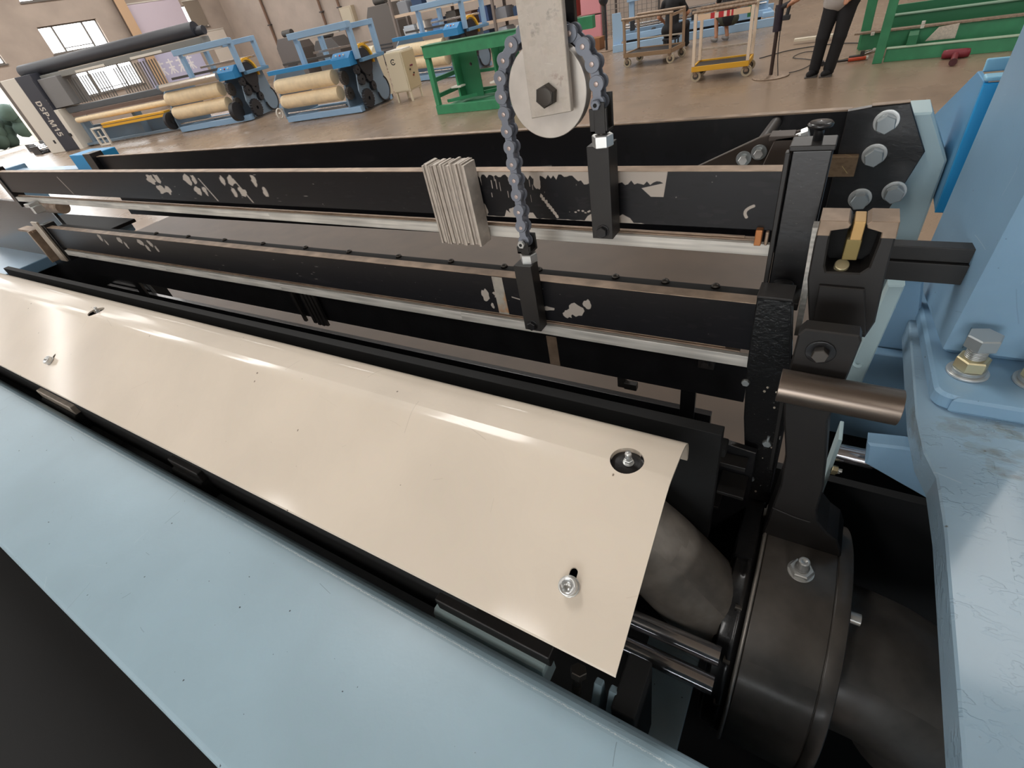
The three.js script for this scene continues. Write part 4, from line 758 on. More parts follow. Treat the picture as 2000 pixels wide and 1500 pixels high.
{
  const t = thing('control_cabinet', 'cream cabinet on four short legs with round emblem in front', 'cabinet', [-9.96, 0, -11.43], undefined, .15);
  const mk = canvas(256, 512, (x, w, h) => { x.fillStyle = 'rgb(214,203,178)'; x.fillRect(0, 0, w, h); x.strokeStyle = 'rgb(40,42,40)'; x.lineWidth = 14; x.beginPath(); x.arc(110, 110, 34, .5, 5.6); x.stroke(); x.lineWidth = 10; x.beginPath(); x.moveTo(96, 112); x.lineTo(124, 112); x.stroke(); }, 0);
  part('body', B(-.52, 0, .24, 1.14, -.62, 0, .012), L.cream, t);
  part('door', (() => { const g = new THREE.BoxGeometry(.46, .84, .02).translate(-.26, .69, .011); g.userData.keepUV = true; return g; })(), new THREE.MeshStandardMaterial({ map: mk, roughness: .5 }), t);
  part('side_panel', B(.001, .015, .28, 1.1, -.6, -.02, .004), paint('#b9a988'), t);
  for (const [a, b] of [[-.5, -.04], [-.06, -.04], [-.5, -.56], [-.06, -.56]]) part('leg', B(a, a + .05, 0, .239, b - .03, b + .02, .004), L.cream, t);
  for (const [y, z, c] of [[.78, -.26, '#7a2f4a'], [.78, -.34, '#7a2f4a'], [.7, -.2, '#33302c'], [.6, -.34, '#33302c'], [.56, -.3, '#8a4034']]) part('switch', Cx(.016, .04, y, z, .02, 10), paint(c), t);
  part('top_trim', B(-.5, -.02, 1.141, 1.17, -.55, -.1, .006), L.white, t);
}
{
  const t = thing('control_cabinet', 'small cream cabinet with emblem left of the steel bar', 'cabinet', [-8.9, 0, -15.9], undefined, .3);
  const mk = canvas(128, 256, (x, w, h) => { x.fillStyle = 'rgb(222,208,172)'; x.fillRect(0, 0, w, h); x.strokeStyle = 'rgb(50,52,48)'; x.lineWidth = 9; x.beginPath(); x.arc(60, 90, 20, .5, 5.6); x.stroke(); }, 0);
  part('body', B(0, .62, .0, 1.3, -.5, 0, .012), L.cream, t);
  part('door', (() => { const g = new THREE.BoxGeometry(.54, 1.1, .02).translate(.31, .68, .011); g.userData.keepUV = true; return g; })(), new THREE.MeshStandardMaterial({ map: mk, roughness: .5 }), t);
  part('handle', B(.5, .54, .6, .75, .021, .05, .004), L.dark, t);
}
// green frames
const GR = S('#ffffff', .45, 0, { map: mottled(256, 1, [60, 140, 98], .09, 8, 211) }), GRD = paint('#2c7550', .5);
{
  const t = thing('welded_machine_base', 'green welded steel frame on the floor left of the pulley', 'machine frame', [-7.76, 0, -9.574], undefined, .02);
  part('top_beam', B(0, 3.3, 1.05, 1.26, -.16, 0, .006), GR, t);
  part('top_beam', B(0, 3.3, 1.0, 1.2, -1.3, -1.14, .006), GR, t);
  part('top_plate', B(0, 3.3, 1.261, 1.275, -.3, .03, .003), GRD, t);
  part('bottom_beam', B(.0, 2.6, .0, .17, -.1, 0, .006), GR, t);
  part('bottom_beam', B(.0, 2.6, .0, .17, -1.3, -1.2, .006), GR, t);
  for (const x of [0, 2.5]) for (const z of [-.12, -1.3]) part('post', B(x, x + .1, .171, 1.049, z, z + .1, .006), GR, t);
  for (const [x, y] of [[.02, .6], [.02, .3]]) part('end_rail', B(x, x + .06, y, y + .08, -1.2, -.12, .004), GRD, t);
  for (const x of [.42, 1.42]) {
    part('web_plate', plateZ([[x + .05, .171], [x + .5, .171], [x + .5, 1.03], [x + .05, 1.03]], -.62, -.60, .003, [arc(x + .3, .78, .035, 0, 360, 14).slice(0, 14)]), GRD, t);
    part('web_edge', B(x, x + .045, .171, 1.03, -.62, -.38, .003), GR, t);
  }
  part('bottom_tray', B(.12, 2.45, .1, .12, -1.18, -.12, .003), GRD, t);
  for (const y of [.2, .55]) part('cross_rail', B(.12, 2.45, y, y + .06, -1.1, -1.04, .004), GRD, t);
  for (const x of [.3, 1.3]) part('machined_pad', B(x, x + .26, .42, .45, -.5, -.3, .003), L.white, t);
  part('diagonal', plateY([[.2, -.2], [.3, -.2], [1.3, -1.1], [1.2, -1.1]], .18, .24, .003), GR, t);
}
{
  const t = thing('welded_machine_base', 'low green channel frame at the upper right with leaning post', 'machine frame', [.306, 0, -10.448], undefined, -.06);
  part('end_post', plateZ([[-.09, 0], [.03, 0], [.07, 1.5], [-.05, 1.5]], -.02, .05, .004), GR, t);
  part('front_channel', [B(.05, 5, .0, .165, -.1, -.022, .004)], GR, t);
  part('front_flange', B(.05, 5, .166, .18, -.12, -.01, .003), paint('#a8bda4'), t);
  part('middle_channel', [B(-.35, 5, .10, .32, -.62, -.55, .004)], GR, t);
  part('middle_flange', B(-.45, 5, .321, .345, -.66, -.52, .003), M.bare, t);
  part('rear_channel', B(-.1, 5, .05, .42, -1.35, -1.28, .004), GRD, t);
  part('rear_flange', B(-.1, 5, .421, .44, -1.38, -1.25, .003), paint('#8fae98'), t);
  part('far_channel', B(-.1, 5, .1, .5, -1.9, -1.85, .004), GRD, t);
  part('rear_post', B(-.42, -.28, 0, 1.3, -1.4, -1.3, .004), GR, t);
  part('joint_plate', plateZ([[.5, .18], [.62, .34], [.85, .36], [.85, .18]], -.3, -.28, .003), M.bareLight, t);
  part('cross_tie', B(.28, .4, .05, .3, -.54, -.101, .004), GRD, t);
  for (const [x, y] of [[.42, .37], [.42, .32], [-.2, .3]]) part('bolt', C(V(x, y, -.5), V(x, y + .04, -.5), .025, 10), L.white, t);
  for (const [y, z] of [[.86, -.6], [.98, -.9]]) part('pipe', Cx(-.55, 1.4, y, z, .03, 12), L.rod, t);
}
// trolleys
function trolley(label, base, turn, w, d, h, deck, mPost, mDeck, sign) {
  const t = thing('trolley', label, 'trolley', base, undefined, turn);
  part('deck', B(.03, w - .03, deck, deck + .03, -d + .03, -.03, .004), M.blackSatin, t);
  part('deck_rim', [B(0, w, deck - .03, deck + .05, -.03, 0, .004), B(0, .03, deck - .03, deck + .05, -d, -.031, .004), B(w - .03, w, deck - .03, deck + .05, -d, -.031, .004), B(0, w, deck - .03, deck + .05, -d - .03, -d - .001, .004)], mDeck, t);
  for (const [x, z] of [[.0, -.05], [w - .05, -.05], [.0, -d], [w - .05, -d]]) part('post', B(x, x + .05, deck + .051, h, z, z + .05, .006), mPost, t);
  part('handle', [C(V(-.03, h + .02, -.025), V(w + .02, h + .02, -.025), .026, 14), C(V(.0, h + .02, -d + .02), V(w, h + .02, -d + .02), .026, 14)], M.bare, t);
  part('side_rail', [B(.01, .04, h - .05, h - .001, -d + .051, -.051, .004), B(w - .04, w - .01, h - .05, h - .001, -d + .051, -.051, .004)], mPost, t);
  part('lower_rail', B(.05, w - .05, deck + .2, deck + .23, -d, -d + .03, .004), M.bareLight, t);
  if (sign) part('sign_board', B(.06, w - .06, h - .1, h - .02, -.04, -.015, .003), sign, t);
  for (const [x, z] of [[.05, -.06], [w - .05, -.06], [.05, -d + .06], [w - .05, -d + .06]]) {
    const c = part('caster', [B(x - .03, x + .03, deck - .07, deck - .031, z - .03, z + .03, .003), B(x - .01, x + .045, .075, deck - .071, z - .034, z - .028, .002), B(x - .01, x + .045, .075, deck - .071, z + .028, z + .034, .002)], M.bare, t);
    const wg = C(V(x + .02, .0855, z - .02), V(x + .02, .0855, z + .02), .085, 22); part('wheel', wg, paint('#b5a78f'), c); part('hub', C(V(x + .02, .0855, z - .024), V(x + .02, .0855, z + .024), .05, 18), paint('#3f3a34'), c);
  }
  return t;
}
const signT = canvas(512, 64, (x, w, h) => { x.fillStyle = 'rgb(226,196,166)'; x.fillRect(0, 0, w, h); x.fillStyle = 'rgb(190,44,52)'; for (const [a, b] of [[130, 40], [210, 50], [290, 30], [335, 20]]) x.fillRect(a, 0, b, h); x.fillStyle = 'rgb(238,220,210)'; for (const [a, b] of [[172, 36], [262, 26]]) x.fillRect(a, 8, b, h - 16); }, .8);
signT.repeat.set(1 / .8, 1 / .08); signT.offset.set(-.06 / .8, -.9 / .08 % 1);
trolley('cream posted trolley with yellow deck edge and red striped sign board', [-2.4847, 0, -10.33], .045, .93, .62, 1.0, .19, paint('#e6d3bd'), L.yellow, new THREE.MeshStandardMaterial({ map: signT, roughness: .5 }));
trolley('worn tan trolley without sign left of the striped one', [-4.5744, 0, -12.677], -.13, 1.12, .75, .88, .22, paint('#a3886f'), paint('#94795e'));
// pale blue machine that is being put together
{
  const t = thing('machine_base', 'pale blue machine base under assembly behind the trolleys', 'machine', [-5.78, 0, -15.2], undefined, .2327);
  const lb = paint('#a4c4e2');
  part('front_rail', B(0, 4.05, 0, .17, -.1, 0, .006), lb, t);
  part('dark_interior_pan', B(.31, 3.69, .05, .185, -1.39, -.51, .004), L.dark, t);  // dark pan added to darken the open interior of the base
  part('second_rail', B(.1, 3.9, .19, .33, -.5, -.4, .006), lb, t);
  part('left_end_plate', plateZ([[0, .171], [0, .86], [.22, .86], [.3, .4], [.22, .171]], -.14, -.1, .004), lb, t);
  part('left_tower', B(.32, .95, 1.0, 1.3, -1.2, -.8, .01), lb, t);
  part('tower_leg', B(.36, .5, .18, .999, -1.1, -.9, .008), lb, t);
  part('rear_rail', B(0, 4.05, .1, .34, -1.5, -1.4, .006), lb, t);
  part('right_frame', [B(3.3, 3.85, .18, 1.3, -.9, -.8, .006), B(3.7, 3.95, .18, .28, -1.3, -.2, .006)], lb, t);
  for (const [y, z] of [[.52, -.55], [.44, -.75], [.62, -.9]]) part('rod', Cx(.2, 3.8, y, z, .025, 12), L.rod, t);
  for (let i = 0; i < 7; i++) part('cross_bar', B(.5 + i * .45, .6 + i * .45, .2, .3, -1.3, -.51, .004), i % 2 ? L.dark : L.grey, t);
  for (const [x, y] of [[.42, .38], [1.5, .36], [2.0, .36]]) part('bracket', B(x, x + .12, y, y + .22, -.7, -.52, .01), L.dark, t);
}
// pole stand, hammer, T-shaped tool, clamp, cable
{
  const t = thing('pole_stand', 'dark pole on round floor plate beside the standing person', 'stand', [-1.17, 0, -10.2]);
  part('foot_disc', lathe([[0, 0], [.27, 0], [.28, .008], [.27, .02], [.06, .03], [0, .03]], V(-1.17, 0, -10.2), AY, 40), M.bare, t);
  part('pole', C(V(-1.17, .03, -10.2), V(-1.17, 1.6, -10.2), .028, 14), paint('#3a2c28'), t);
  part('grip', C(V(-1.17, .62, -10.2), V(-1.17, .96, -10.2), .062, 16), paint('#2a2230'), t);
}
{
  const t = thing('pole_stand', 'thin black pole on floor left of the worn trolley', 'stand', [-6.17, 0, -15.76]);
  part('foot_disc', lathe([[0, 0], [.2, 0], [.2, .02], [0, .03]], V(-6.17, 0, -15.76), AY, 28), M.bare, t);
  part('pole', C(V(-6.17, .03, -15.76), V(-6.17, 2.2, -15.76), .03, 12), L.dark, t);
  part('lamp_head', lathe([[0, 0], [.12, .02], [.1, .14], [.03, .2], [0, .2]], V(-6.17, 1.15, -15.72), V(0, .3, 1).normalize(), 20), L.dark, t);
}
{
  const t = thing('hammer', 'hammer with orange red handle lying on the floor by the shoes', 'hammer', [-.1, 0, -10.75], undefined, .15);
  part('handle', Cx(-.36, -.02, .03, 0, .018, 12), paint('#2c2826'), t);
  part('grip', Cx(-.02, .22, .03, 0, .026, 12), paint('#d2502c'), t);
  part('end_cap', Cx(.221, .25, .03, 0, .028, 12), L.white, t);
  part('head', C(V(-.38, .035, -.07), V(-.38, .035, .07), .032, 14), L.dark, t);
}
{
  const t = thing('t_handle', 'dark red T shaped pipe tool on the floor at right', 'tool', [1.17, 0, -10.05], undefined, -.12);
  part('bar', lathe([[0, -.16], [.05, -.15], [.058, -.1], [.058, .1], [.05, .15], [0, .16]], V(0, .059, -.2), AX, 18), paint('#7d2430'), t);
  part('stem', C(V(0, .05, -.14), V(0, .05, .28), .038, 16), paint('#7d2430'), t);
  part('end', C(V(0, .05, .28), V(0, .05, .32), .045, 16), paint('#4a1a20'), t);
}
{
  const t = thing('clamp_tool', 'grey hand clamp lying beside the green end post', 'clamp', [.03, 0, -10.95]);
  part('jaw', [B(-.12, .06, .001, .05, -11.0, -10.92, .01), B(.03, .09, .001, .1, -11.0, -10.94, .01)], L.mid, t);
  part('screw', C(V(.09, .06, -10.97), V(.2, .09, -10.97), .02, 10), L.rod, t);
  part('knob', new THREE.SphereGeometry(.03, 12, 8).translate(.21, .095, -10.97), L.white, t);
}
solo('cable', [tube([V(-1.05, .02, -10.1), V(-1.0, .012, -10.25), V(-.8, .012, -10.4), V(-.66, .012, -10.75), V(-.62, .012, -11.1), V(-.75, .012, -11.3), V(-1.0, .012, -11.6), V(-.85, .012, -12.0), V(-.55, .012, -11.9)], .0065, 60, 8), tube([V(-1.05, .02, -10.1), V(-1.1, .3, -10.15), V(-1.12, .62, -10.18)], .0065, 20, 8)], L.dark, 'dark cable hanging from the pole and looping over the floor', 'cable', [-1, 0, -11]);
solo('cable', [tube([V(-1.6, .012, -11.9), V(-1.1, .012, -12.4), V(-.4, .012, -12.5), V(.1, .012, -12.2)], .008, 40, 8)], L.dark, 'dark cable lying across the floor behind the standing person', 'cable', [-1, 0, -12]);
solo('cable', tube([V(-.25, .01, -10.95), V(0, .01, -11.1), V(.2, .02, -11.2), V(.4, .06, -11.35)], .009, 20, 8), paint('#b59d80'), 'tan cord running from the green frame to the hammer', 'cable', [0, 0, -11]);
solo('plank', B(-1.15, -.45, .05, .10, -13.1, -12.98, .004), paint('#e6dcc8'), 'pale plank lying behind the standing person', 'plank', [-.8, .05, -13]);
solo('wooden_box', [B(-7.2, -6.55, 0, .3, -16.6, -16.2, .01), B(-7.1, -6.9, .31, .36, -16.5, -16.3, .01)], paint('#8d5f3c', .7), 'brown wooden box on the floor by the thin black pole', 'box', [-6.9, 0, -16.4]);
// shelves and stored goods along the back wall
{
  const t = thing('storage_rack', 'long rack with pale shelf edges along the back wall', 'rack', [-15, 0, -21]);
  for (const x of [-17.4, -14.9, -12.4, -9.9]) for (const z of [-21.0, -20.1]) part('upright', B(x, x + .1, 0, 3.0, z, z + .1, .006), paint('#7a706a'), t);
  for (const y of [.25, 1.0, 1.8]) { part('shelf', B(-17.3, -9.9, y - .04, y, -20.95, -20.12, .004), paint('#8d7f74'), t); part('shelf_edge', B(-17.3, -9.9, y - .1, y + .002, -20.118, -20.06, .004), paint('#c9b29c'), t); }
  seed = 900; const cols = ['#5d7fae', '#37507c', '#b9c2cc', '#4a4744', '#8b8f96', '#d9d4cc', '#7d5a48', '#324a6a'];
  const kinds = ['blue', 'navy', 'pale grey', 'dark', 'grey', 'white', 'brown', 'steel blue'];
  const where = ['lowest', 'middle', 'top'];
  let k = 0;
  [.25, 1.0, 1.8].forEach((y, r) => { for (let i = 0; i < 9; i++) { const w = rr(.4, .65), x = -17.1 + i * .79, h = rr(.2, .5), c = (i * 3 + r * 2) % 8; solo('storage_bin', [plateX([[-.3, 0], [-.34, h], [.34, h], [.3, 0]], 0, w, .01), B(.03, w - .03, h - .02, h + rr(.02, .1), -.3, .3, .02)].map(g => g.translate(x, y + .001, -20.5)), paint(cols[c], .6), `${kinds[c]} bin on the ${where[r]} rack shelf, ${['first', 'second', 'third', 'fourth', 'fifth', 'sixth', 'seventh', 'eighth', 'ninth'][i]} counted from the left`, 'bin', [x, y, -20.5], `bins on the ${where[r]} rack shelf`); } });
}
// dark plant and lockers in front of the back wall
[[-27.5, 1.9, '#5a5350', 'dark machine body by the back wall left of the rack'], [-24.6, 1.5, '#4a4645', 'lower dark machine body beside the first one at the back wall'], [-20.4, 2.3, '#5b5551', 'tall dark machine body at the back wall next to the rack']].forEach(([x, h, c, l]) => {
  const t = thing('stored_machine', l, 'machine', [x, 0, -22]);
  part('body', plateZ([[x, .12], [x, h * .8], [x + .3, h], [x + 1.5, h], [x + 1.9, h * .7], [x + 1.9, .12]], -22.6, -21.6, .02), paint(c), t);
  part('plinth', B(x + .1, x + 1.8, 0, .119, -22.5, -21.7, .01), L.dark, t);
  part('motor', Cx(x + .4, x + 1.1, h + .16, -22.1, .15, 20), L.mid, t);
  for (let i = 0; i < 3; i++) part('vent', B(x + .4, x + 1.2, .5 + i * .14, .56 + i * .14, -21.6, -21.58, .004), L.dark, t);
});
[[-9.2, '#b84a42', 'red drum crate stacked by the wall right of the steel bar'], [-8.3, '#d38f96', 'pink crate by the wall right of the steel bar']].forEach(([x, c, l], i) => solo('storage_crate', [0, .7, 1.4].map(y => B(x, x + .7, y + .001, y + .66, -19.6, -19, .02)), paint(c, .6), l, 'crate', [x, 0, -19.3]));
{
  const t = thing('wire_cage', 'grey wire mesh cage near the back wall behind the black pole', 'cage', [-6.2, 0, -19]);
  for (const x of [-7.3, -5.5]) for (const z of [-19.6, -18.4]) part('post', B(x, x + .06, 0, 1.9, z, z + .06, .004), L.mid, t);
  for (let i = 0; i < 14; i++) part('wire', Cx(-7.27, -5.5, .12 + i * .13, -18.37, .01, 6), paint('#8a837c'), t);
  for (let i = 0; i < 12; i++) part('wire', C(V(-7.15 + i * .145, .05, -18.36), V(-7.15 + i * .145, 1.88, -18.36), .01, 6), paint('#8a837c'), t);
}
// things hung on the window wall
const banner = (name, label, z0, z1, y0, y1, mat, cat, d = .05) => {
  const t = thing(name, label, cat, [WX + .06, y0, (z0 + z1) / 2]);
  const g = new THREE.BoxGeometry(z1 - z0, y1 - y0, d).rotateY(Math.PI / 2).translate(WX + .05, (y0 + y1) / 2, (z0 + z1) / 2); g.userData.keepUV = true;
  part('panel', g, mat, t); part('top_rail', B(WX + .012, WX + .1, y1 + .001, y1 + .05, z0, z1, .004), L.white, t); return t;
};
banner('wall_banner', 'pale lilac banner on the window wall above the dark roller', -21.4, -18.4, 3.35, 4.7, paint('#d8cbd8', .6), 'banner');
banner('wall_board', 'grey board on the window wall beside lilac banner', -22.6, -21.6, 3.3, 4.5, paint('#8f8376', .6), 'board');
banner('wall_board', 'yellow cream board high on the window wall near the corner', -22.9, -21.0, 4.95, 5.28, paint('#d8bf86', .6), 'board');
banner('wall_chart', 'white chart low on the window wall near the corner', -23.4, -22.2, 1.4, 3.0, paint('#e6ddd2', .6), 'chart');
const lilac = canvas(512, 256, (x, w, h) => { x.fillStyle = 'rgb(206,204,232)'; x.fillRect(0, 0, w, h); x.strokeStyle = 'rgb(246,244,250)'; x.lineWidth = 12; for (let i = 0; i < 4; i++) { const a = 110 + i * 84; for (const [p, q, r, s] of [[0, 60, 60, 60], [30, 36, 30, 150], [4, 100, 56, 100], [0, 150, 24, 110], [60, 150, 36, 110]]) { x.beginPath(); x.moveTo(a + p, q + 20); x.lineTo(a + r, s + 20); x.stroke(); } } }, 0);
banner('wall_banner', 'lavender banner with white characters seen through the long grey loom', -21.2, -17.5, .9, 2.5, new THREE.MeshStandardMaterial({ map: lilac, roughness: .6 }), 'banner');
// pipes on the back wall
[[-30.2, 4.2, 'brown conduit on the back wall left of the middle loom portal'], [-25.6, 5, 'left one of two brown conduits on the back wall above the middle loom'], [-24.2, 5, 'right one of two brown conduits on the back wall above the middle loom']].forEach(([x, h, l]) => {
  const t = thing('conduit', l, 'pipe', [x, .6, WZ + .1]);
  part('pipe', C(V(x, .6, WZ + .1), V(x, h, WZ + .1), .07, 12), paint('#7a5f4e', .6), t);
  for (const y of [1.2, 2.6, 3.9]) part('clip', B(x - .11, x + .11, y, y + .06, WZ + .001, WZ + .19, .005), L.mid, t);
});
{
  const t = thing('wall_box', 'tan electric box on the back wall behind the middle loom', 'box', [-23.6, 1.6, WZ + .15]);
  part('body', B(-24.1, -23.2, 1.7, 2.6, WZ + .001, WZ + .28, .02), paint('#b9ab94'), t); part('door', B(-24.02, -23.28, 1.78, 2.52, WZ + .281, WZ + .3, .005), paint('#c2b59e'), t);
}
// outside the doorway
solo('hedge', Array.from({ length: 60 }, (_, i) => { seed = 400 + i; return new THREE.IcosahedronGeometry(rr(.3, .6), 1).translate(-37.5 + rr(-.5, .5), rr(.3, 1.5), -14 + i * .17); }), paint('#2f3f37', .9), 'green hedge seen through the doorway at far left', 'hedge', [-37.5, 0, -9]).userData.kind = 'stuff';
struct('trim_1', B(-60, WX - .31, -.3, -.01, -40, 30, 0), paint('#b9b2a6', .9));
seed = 77;
[[-30.4, -9.6, .5], [-29.2, -9.3, .35], [-28.2, -9.0, .4]].forEach(([x, z, w], i) => {
  const t = thing('scrap_crate', ['leftmost dark crate of bars on the bright floor by the doorway', 'small dark crate of bars between two others by the doorway', 'right dark crate of bars beside the lettered column'][i], 'crate', [x, 0, z]);
  part('crate', [B(x - w, x + w, 0, .06, z - .3, z + .3, .01), B(x - w, x + w, .061, .3, z - .3, z - .26, .01), B(x - w, x + w, .061, .3, z + .26, z + .3, .01)], L.dark, t);
  for (let k = 0; k < 6; k++) part('bar', Cx(x - w + .02, x + w + rr(-.1, .3), .1 + (k % 2) * .07, z - .2 + k * .08, .03, 8), k % 2 ? L.rod : L.mid, t);
});

// ------------------------------------------------------------------ people
function body(bones, cell, mat, skin = .03) {                 // smooth-joined tapered capsules meshed on a grid
  const lo = V(1e9, 1e9, 1e9), hi = V(-1e9, -1e9, -1e9);
  for (const [a, b, ra, rb] of bones) for (const [q, r] of [[a, ra], [b, rb]]) { lo.min(V(q.x - r, q.y - r, q.z - r)); hi.max(V(q.x + r, q.y + r, q.z + r)); }
  const c = lo.clone().add(hi).multiplyScalar(.5), half = Math.max(hi.x - lo.x, hi.y - lo.y, hi.z - lo.z) / 2 + .06;
  const n = Math.min(150, Math.ceil(half * 2 / cell)), mc = new MarchingCubes(n, mat, false, false, 400000); mc.isolation = 0;
  const p = V(), ab = V(), ap = V();
  for (let k = 0; k < n; k++) for (let j = 0; j < n; j++) for (let i = 0; i < n; i++) {
    p.set(c.x + (i - n / 2) / (n / 2) * half, c.y + (j - n / 2) / (n / 2) * half, c.z + (k - n / 2) / (n / 2) * half);
    let d = 1e9;
    for (const [a, b, ra, rb] of bones) { ab.subVectors(b, a); ap.subVectors(p, a); const h = Math.max(0, Math.min(1, ap.dot(ab) / Math.max(1e-9, ab.lengthSq()))); const q = ap.addScaledVector(ab, -h).length() - (ra + (rb - ra) * h); const m = Math.max(skin - Math.abs(d - q), 0) / skin; d = Math.min(d, q) - m * m * skin * .25; }
    mc.field[k * n * n + j * n + i] = -d;
  }
  mc.update();
  const g = new THREE.BufferGeometry(); g.setAttribute('position', new THREE.BufferAttribute(mc.positionArray.slice(0, mc.count * 3), 3)); g.setAttribute('normal', new THREE.BufferAttribute(mc.normalArray.slice(0, mc.count * 3), 3));
  g.scale(half, half, half).translate(c.x, c.y, c.z); return g;
}
const skinM = S('#b98568', .55), hairM = S('#1c1816', .7), bK = S('#17171a', .8);
const hand = (w, d, up) => { const s = V().crossVectors(d, up).normalize(), o = []; const e = w.clone().addScaledVector(d, .085); o.push([w, e, .026, .034]); for (let f = 0; f < 4; f++) { const k = e.clone().addScaledVector(s, (f - 1.5) * .02), l = [.062, .074, .07, .054][f], m = k.clone().addScaledVector(d, l * .55), q = m.clone().addScaledVector(d, l * .35).addScaledVector(up, -l * .4); o.push([k, m, .0098, .009], [m, q, .009, .0078]); } const th = w.clone().addScaledVector(d, .03).addScaledVector(s, -.026), t2 = th.clone().addScaledVector(s, -.03).addScaledVector(d, .035); o.push([th, t2, .013, .010], [t2, t2.clone().addScaledVector(d, .03), .010, .009]); return o; };
function headParts(t, h, face) {                              // h centre of the head, face the way it looks
  const s = V().crossVectors(AY, face).normalize(), at = (a, b, c) => h.clone().addScaledVector(s, a).addScaledVector(AY, b).addScaledVector(face, c);
  part('hair', body([[at(0, .05, -.015), at(0, .03, -.03), .1, .1]], .012, hairM, .02), hairM, t);
  for (const k of [-1, 1]) part('eye', new THREE.SphereGeometry(.012, 10, 8).translate(...at(k * .032, .0, .088).toArray()), L.dark, t);
  part('mouth', new THREE.SphereGeometry(.02, 10, 6).scale(1, .3, .5).translate(...at(0, -.062, .088).toArray()), paint('#8a4a40'), t);
}
const headBones = (h, f) => { const s = V().crossVectors(AY, f).normalize(); return [[h, h.clone().addScaledVector(AY, -.05).addScaledVector(f, .025), .095, .07], [h.clone().addScaledVector(f, .092), h.clone().addScaledVector(f, .105).addScaledVector(AY, -.025), .012, .017], [h.clone().addScaledVector(s, .09), h.clone().addScaledVector(s, .092).addScaledVector(AY, -.03), .014, .012], [h.clone().addScaledVector(s, -.09), h.clone().addScaledVector(s, -.092).addScaledVector(AY, -.03), .014, .012]]; };
{
  // standing, legs apart, weight on both feet, leaning a little over a reaching right arm
  const t = thing('person', 'standing person in grey shirt, black trousers and black shoes', 'person', [-.4, 0, -9.95]);
  const hipL = V(-.44, .92, -9.96), hipR = V(-.24, .93, -9.93), knL = V(-.50, .50, -9.93), knR = V(-.28, .50, -9.90), anL = V(-.535, .1, -9.98), anR = V(-.335, .1, -9.93);
  const wa = V(-.30, 1.1, -9.95), ch = V(-.32, 1.38, -9.92), nk = V(-.34, 1.53, -9.9), hd = V(-.40, 1.69, -9.86);
  const shL = V(-.50, 1.42, -9.92), shR = V(-.14, 1.43, -9.94), elL = V(-.70, 1.16, -9.98), elR = V(-.06, 1.15, -10.0), wrL = V(-.93, 1.0, -10.1), wrR = V(-.2, .98, -9.84);
  const f = V(-.8, -.25, .55).normalize();
  part('body', body([[hipL, hipR, .12, .12], [V(-.34, .95, -9.95), wa, .15, .14], [wa, ch, .14, .15], [shL, shR, .07, .07], [ch, nk, .1, .055], [nk, hd, .055, .06], ...headBones(hd, f), [shL, elL, .052, .043], [elL, wrL, .04, .028], [shR, elR, .052, .043], [elR, wrR, .04, .028], ...hand(wrL, V(-.85, -.4, -.3).normalize(), AY), ...hand(wrR, V(-.6, -.4, .6).normalize(), AY), [hipL, knL, .09, .06], [knL, anL, .055, .04], [hipR, knR, .09, .06], [knR, anR, .055, .04]], .014, skinM), skinM, t);
  part('trousers', body([[hipL, hipR, .132, .132], [V(-.4, 1.0, -9.95), V(-.26, 1.0, -9.94), .14, .14], [hipL, knL, .118, .086], [knL, anL.clone().add(V(.0, .0, .0)), .084, .078], [hipR, knR, .118, .088], [knR, anR, .086, .08]], .014, bK, .02), bK, t);
  const shirt = S('#aaa49f', .8);
  part('shirt', body([[V(-.43, .93, -9.955), V(-.25, .97, -9.94), .148, .148], [V(-.34, .96, -9.95), wa, .165, .16], [wa, ch, .158, .168], [shL, shR, .085, .085], [ch, V(-.335, 1.49, -9.905), .12, .075], [shL, elL, .07, .062], [shR, elR, .07, .062]], .014, shirt), shirt, t);
  for (const [a, n] of [[anL, 0], [anR, 1]]) { const sh = part('shoe', body([[a.clone().setY(.055), a.clone().add(V(-.055, -.055, .12)), .048, .042], [a.clone().add(V(.02, -.055, -.03)), a.clone().setY(.06), .05, .045]], .008, bK, .02), bK, t); part('sole', B(a.x - .11, a.x + .055, 0, .014, a.z - .09, a.z + .165, .004), L.mid, sh); }
  headParts(t, hd, f);
  solo('power_drill', [C(V(-1.03, .965, -10.14), V(-1.22, .9, -10.2), .035, 14), C(V(-1.03, .965, -10.14), V(-1.05, .82, -10.13), .026, 12), B(-1.10, -1.0, .76, .825, -10.18, -10.08, .01)], L.dark, 'dark hand drill held by the standing person', 'drill', [-1.05, .76, -10.14]);
}
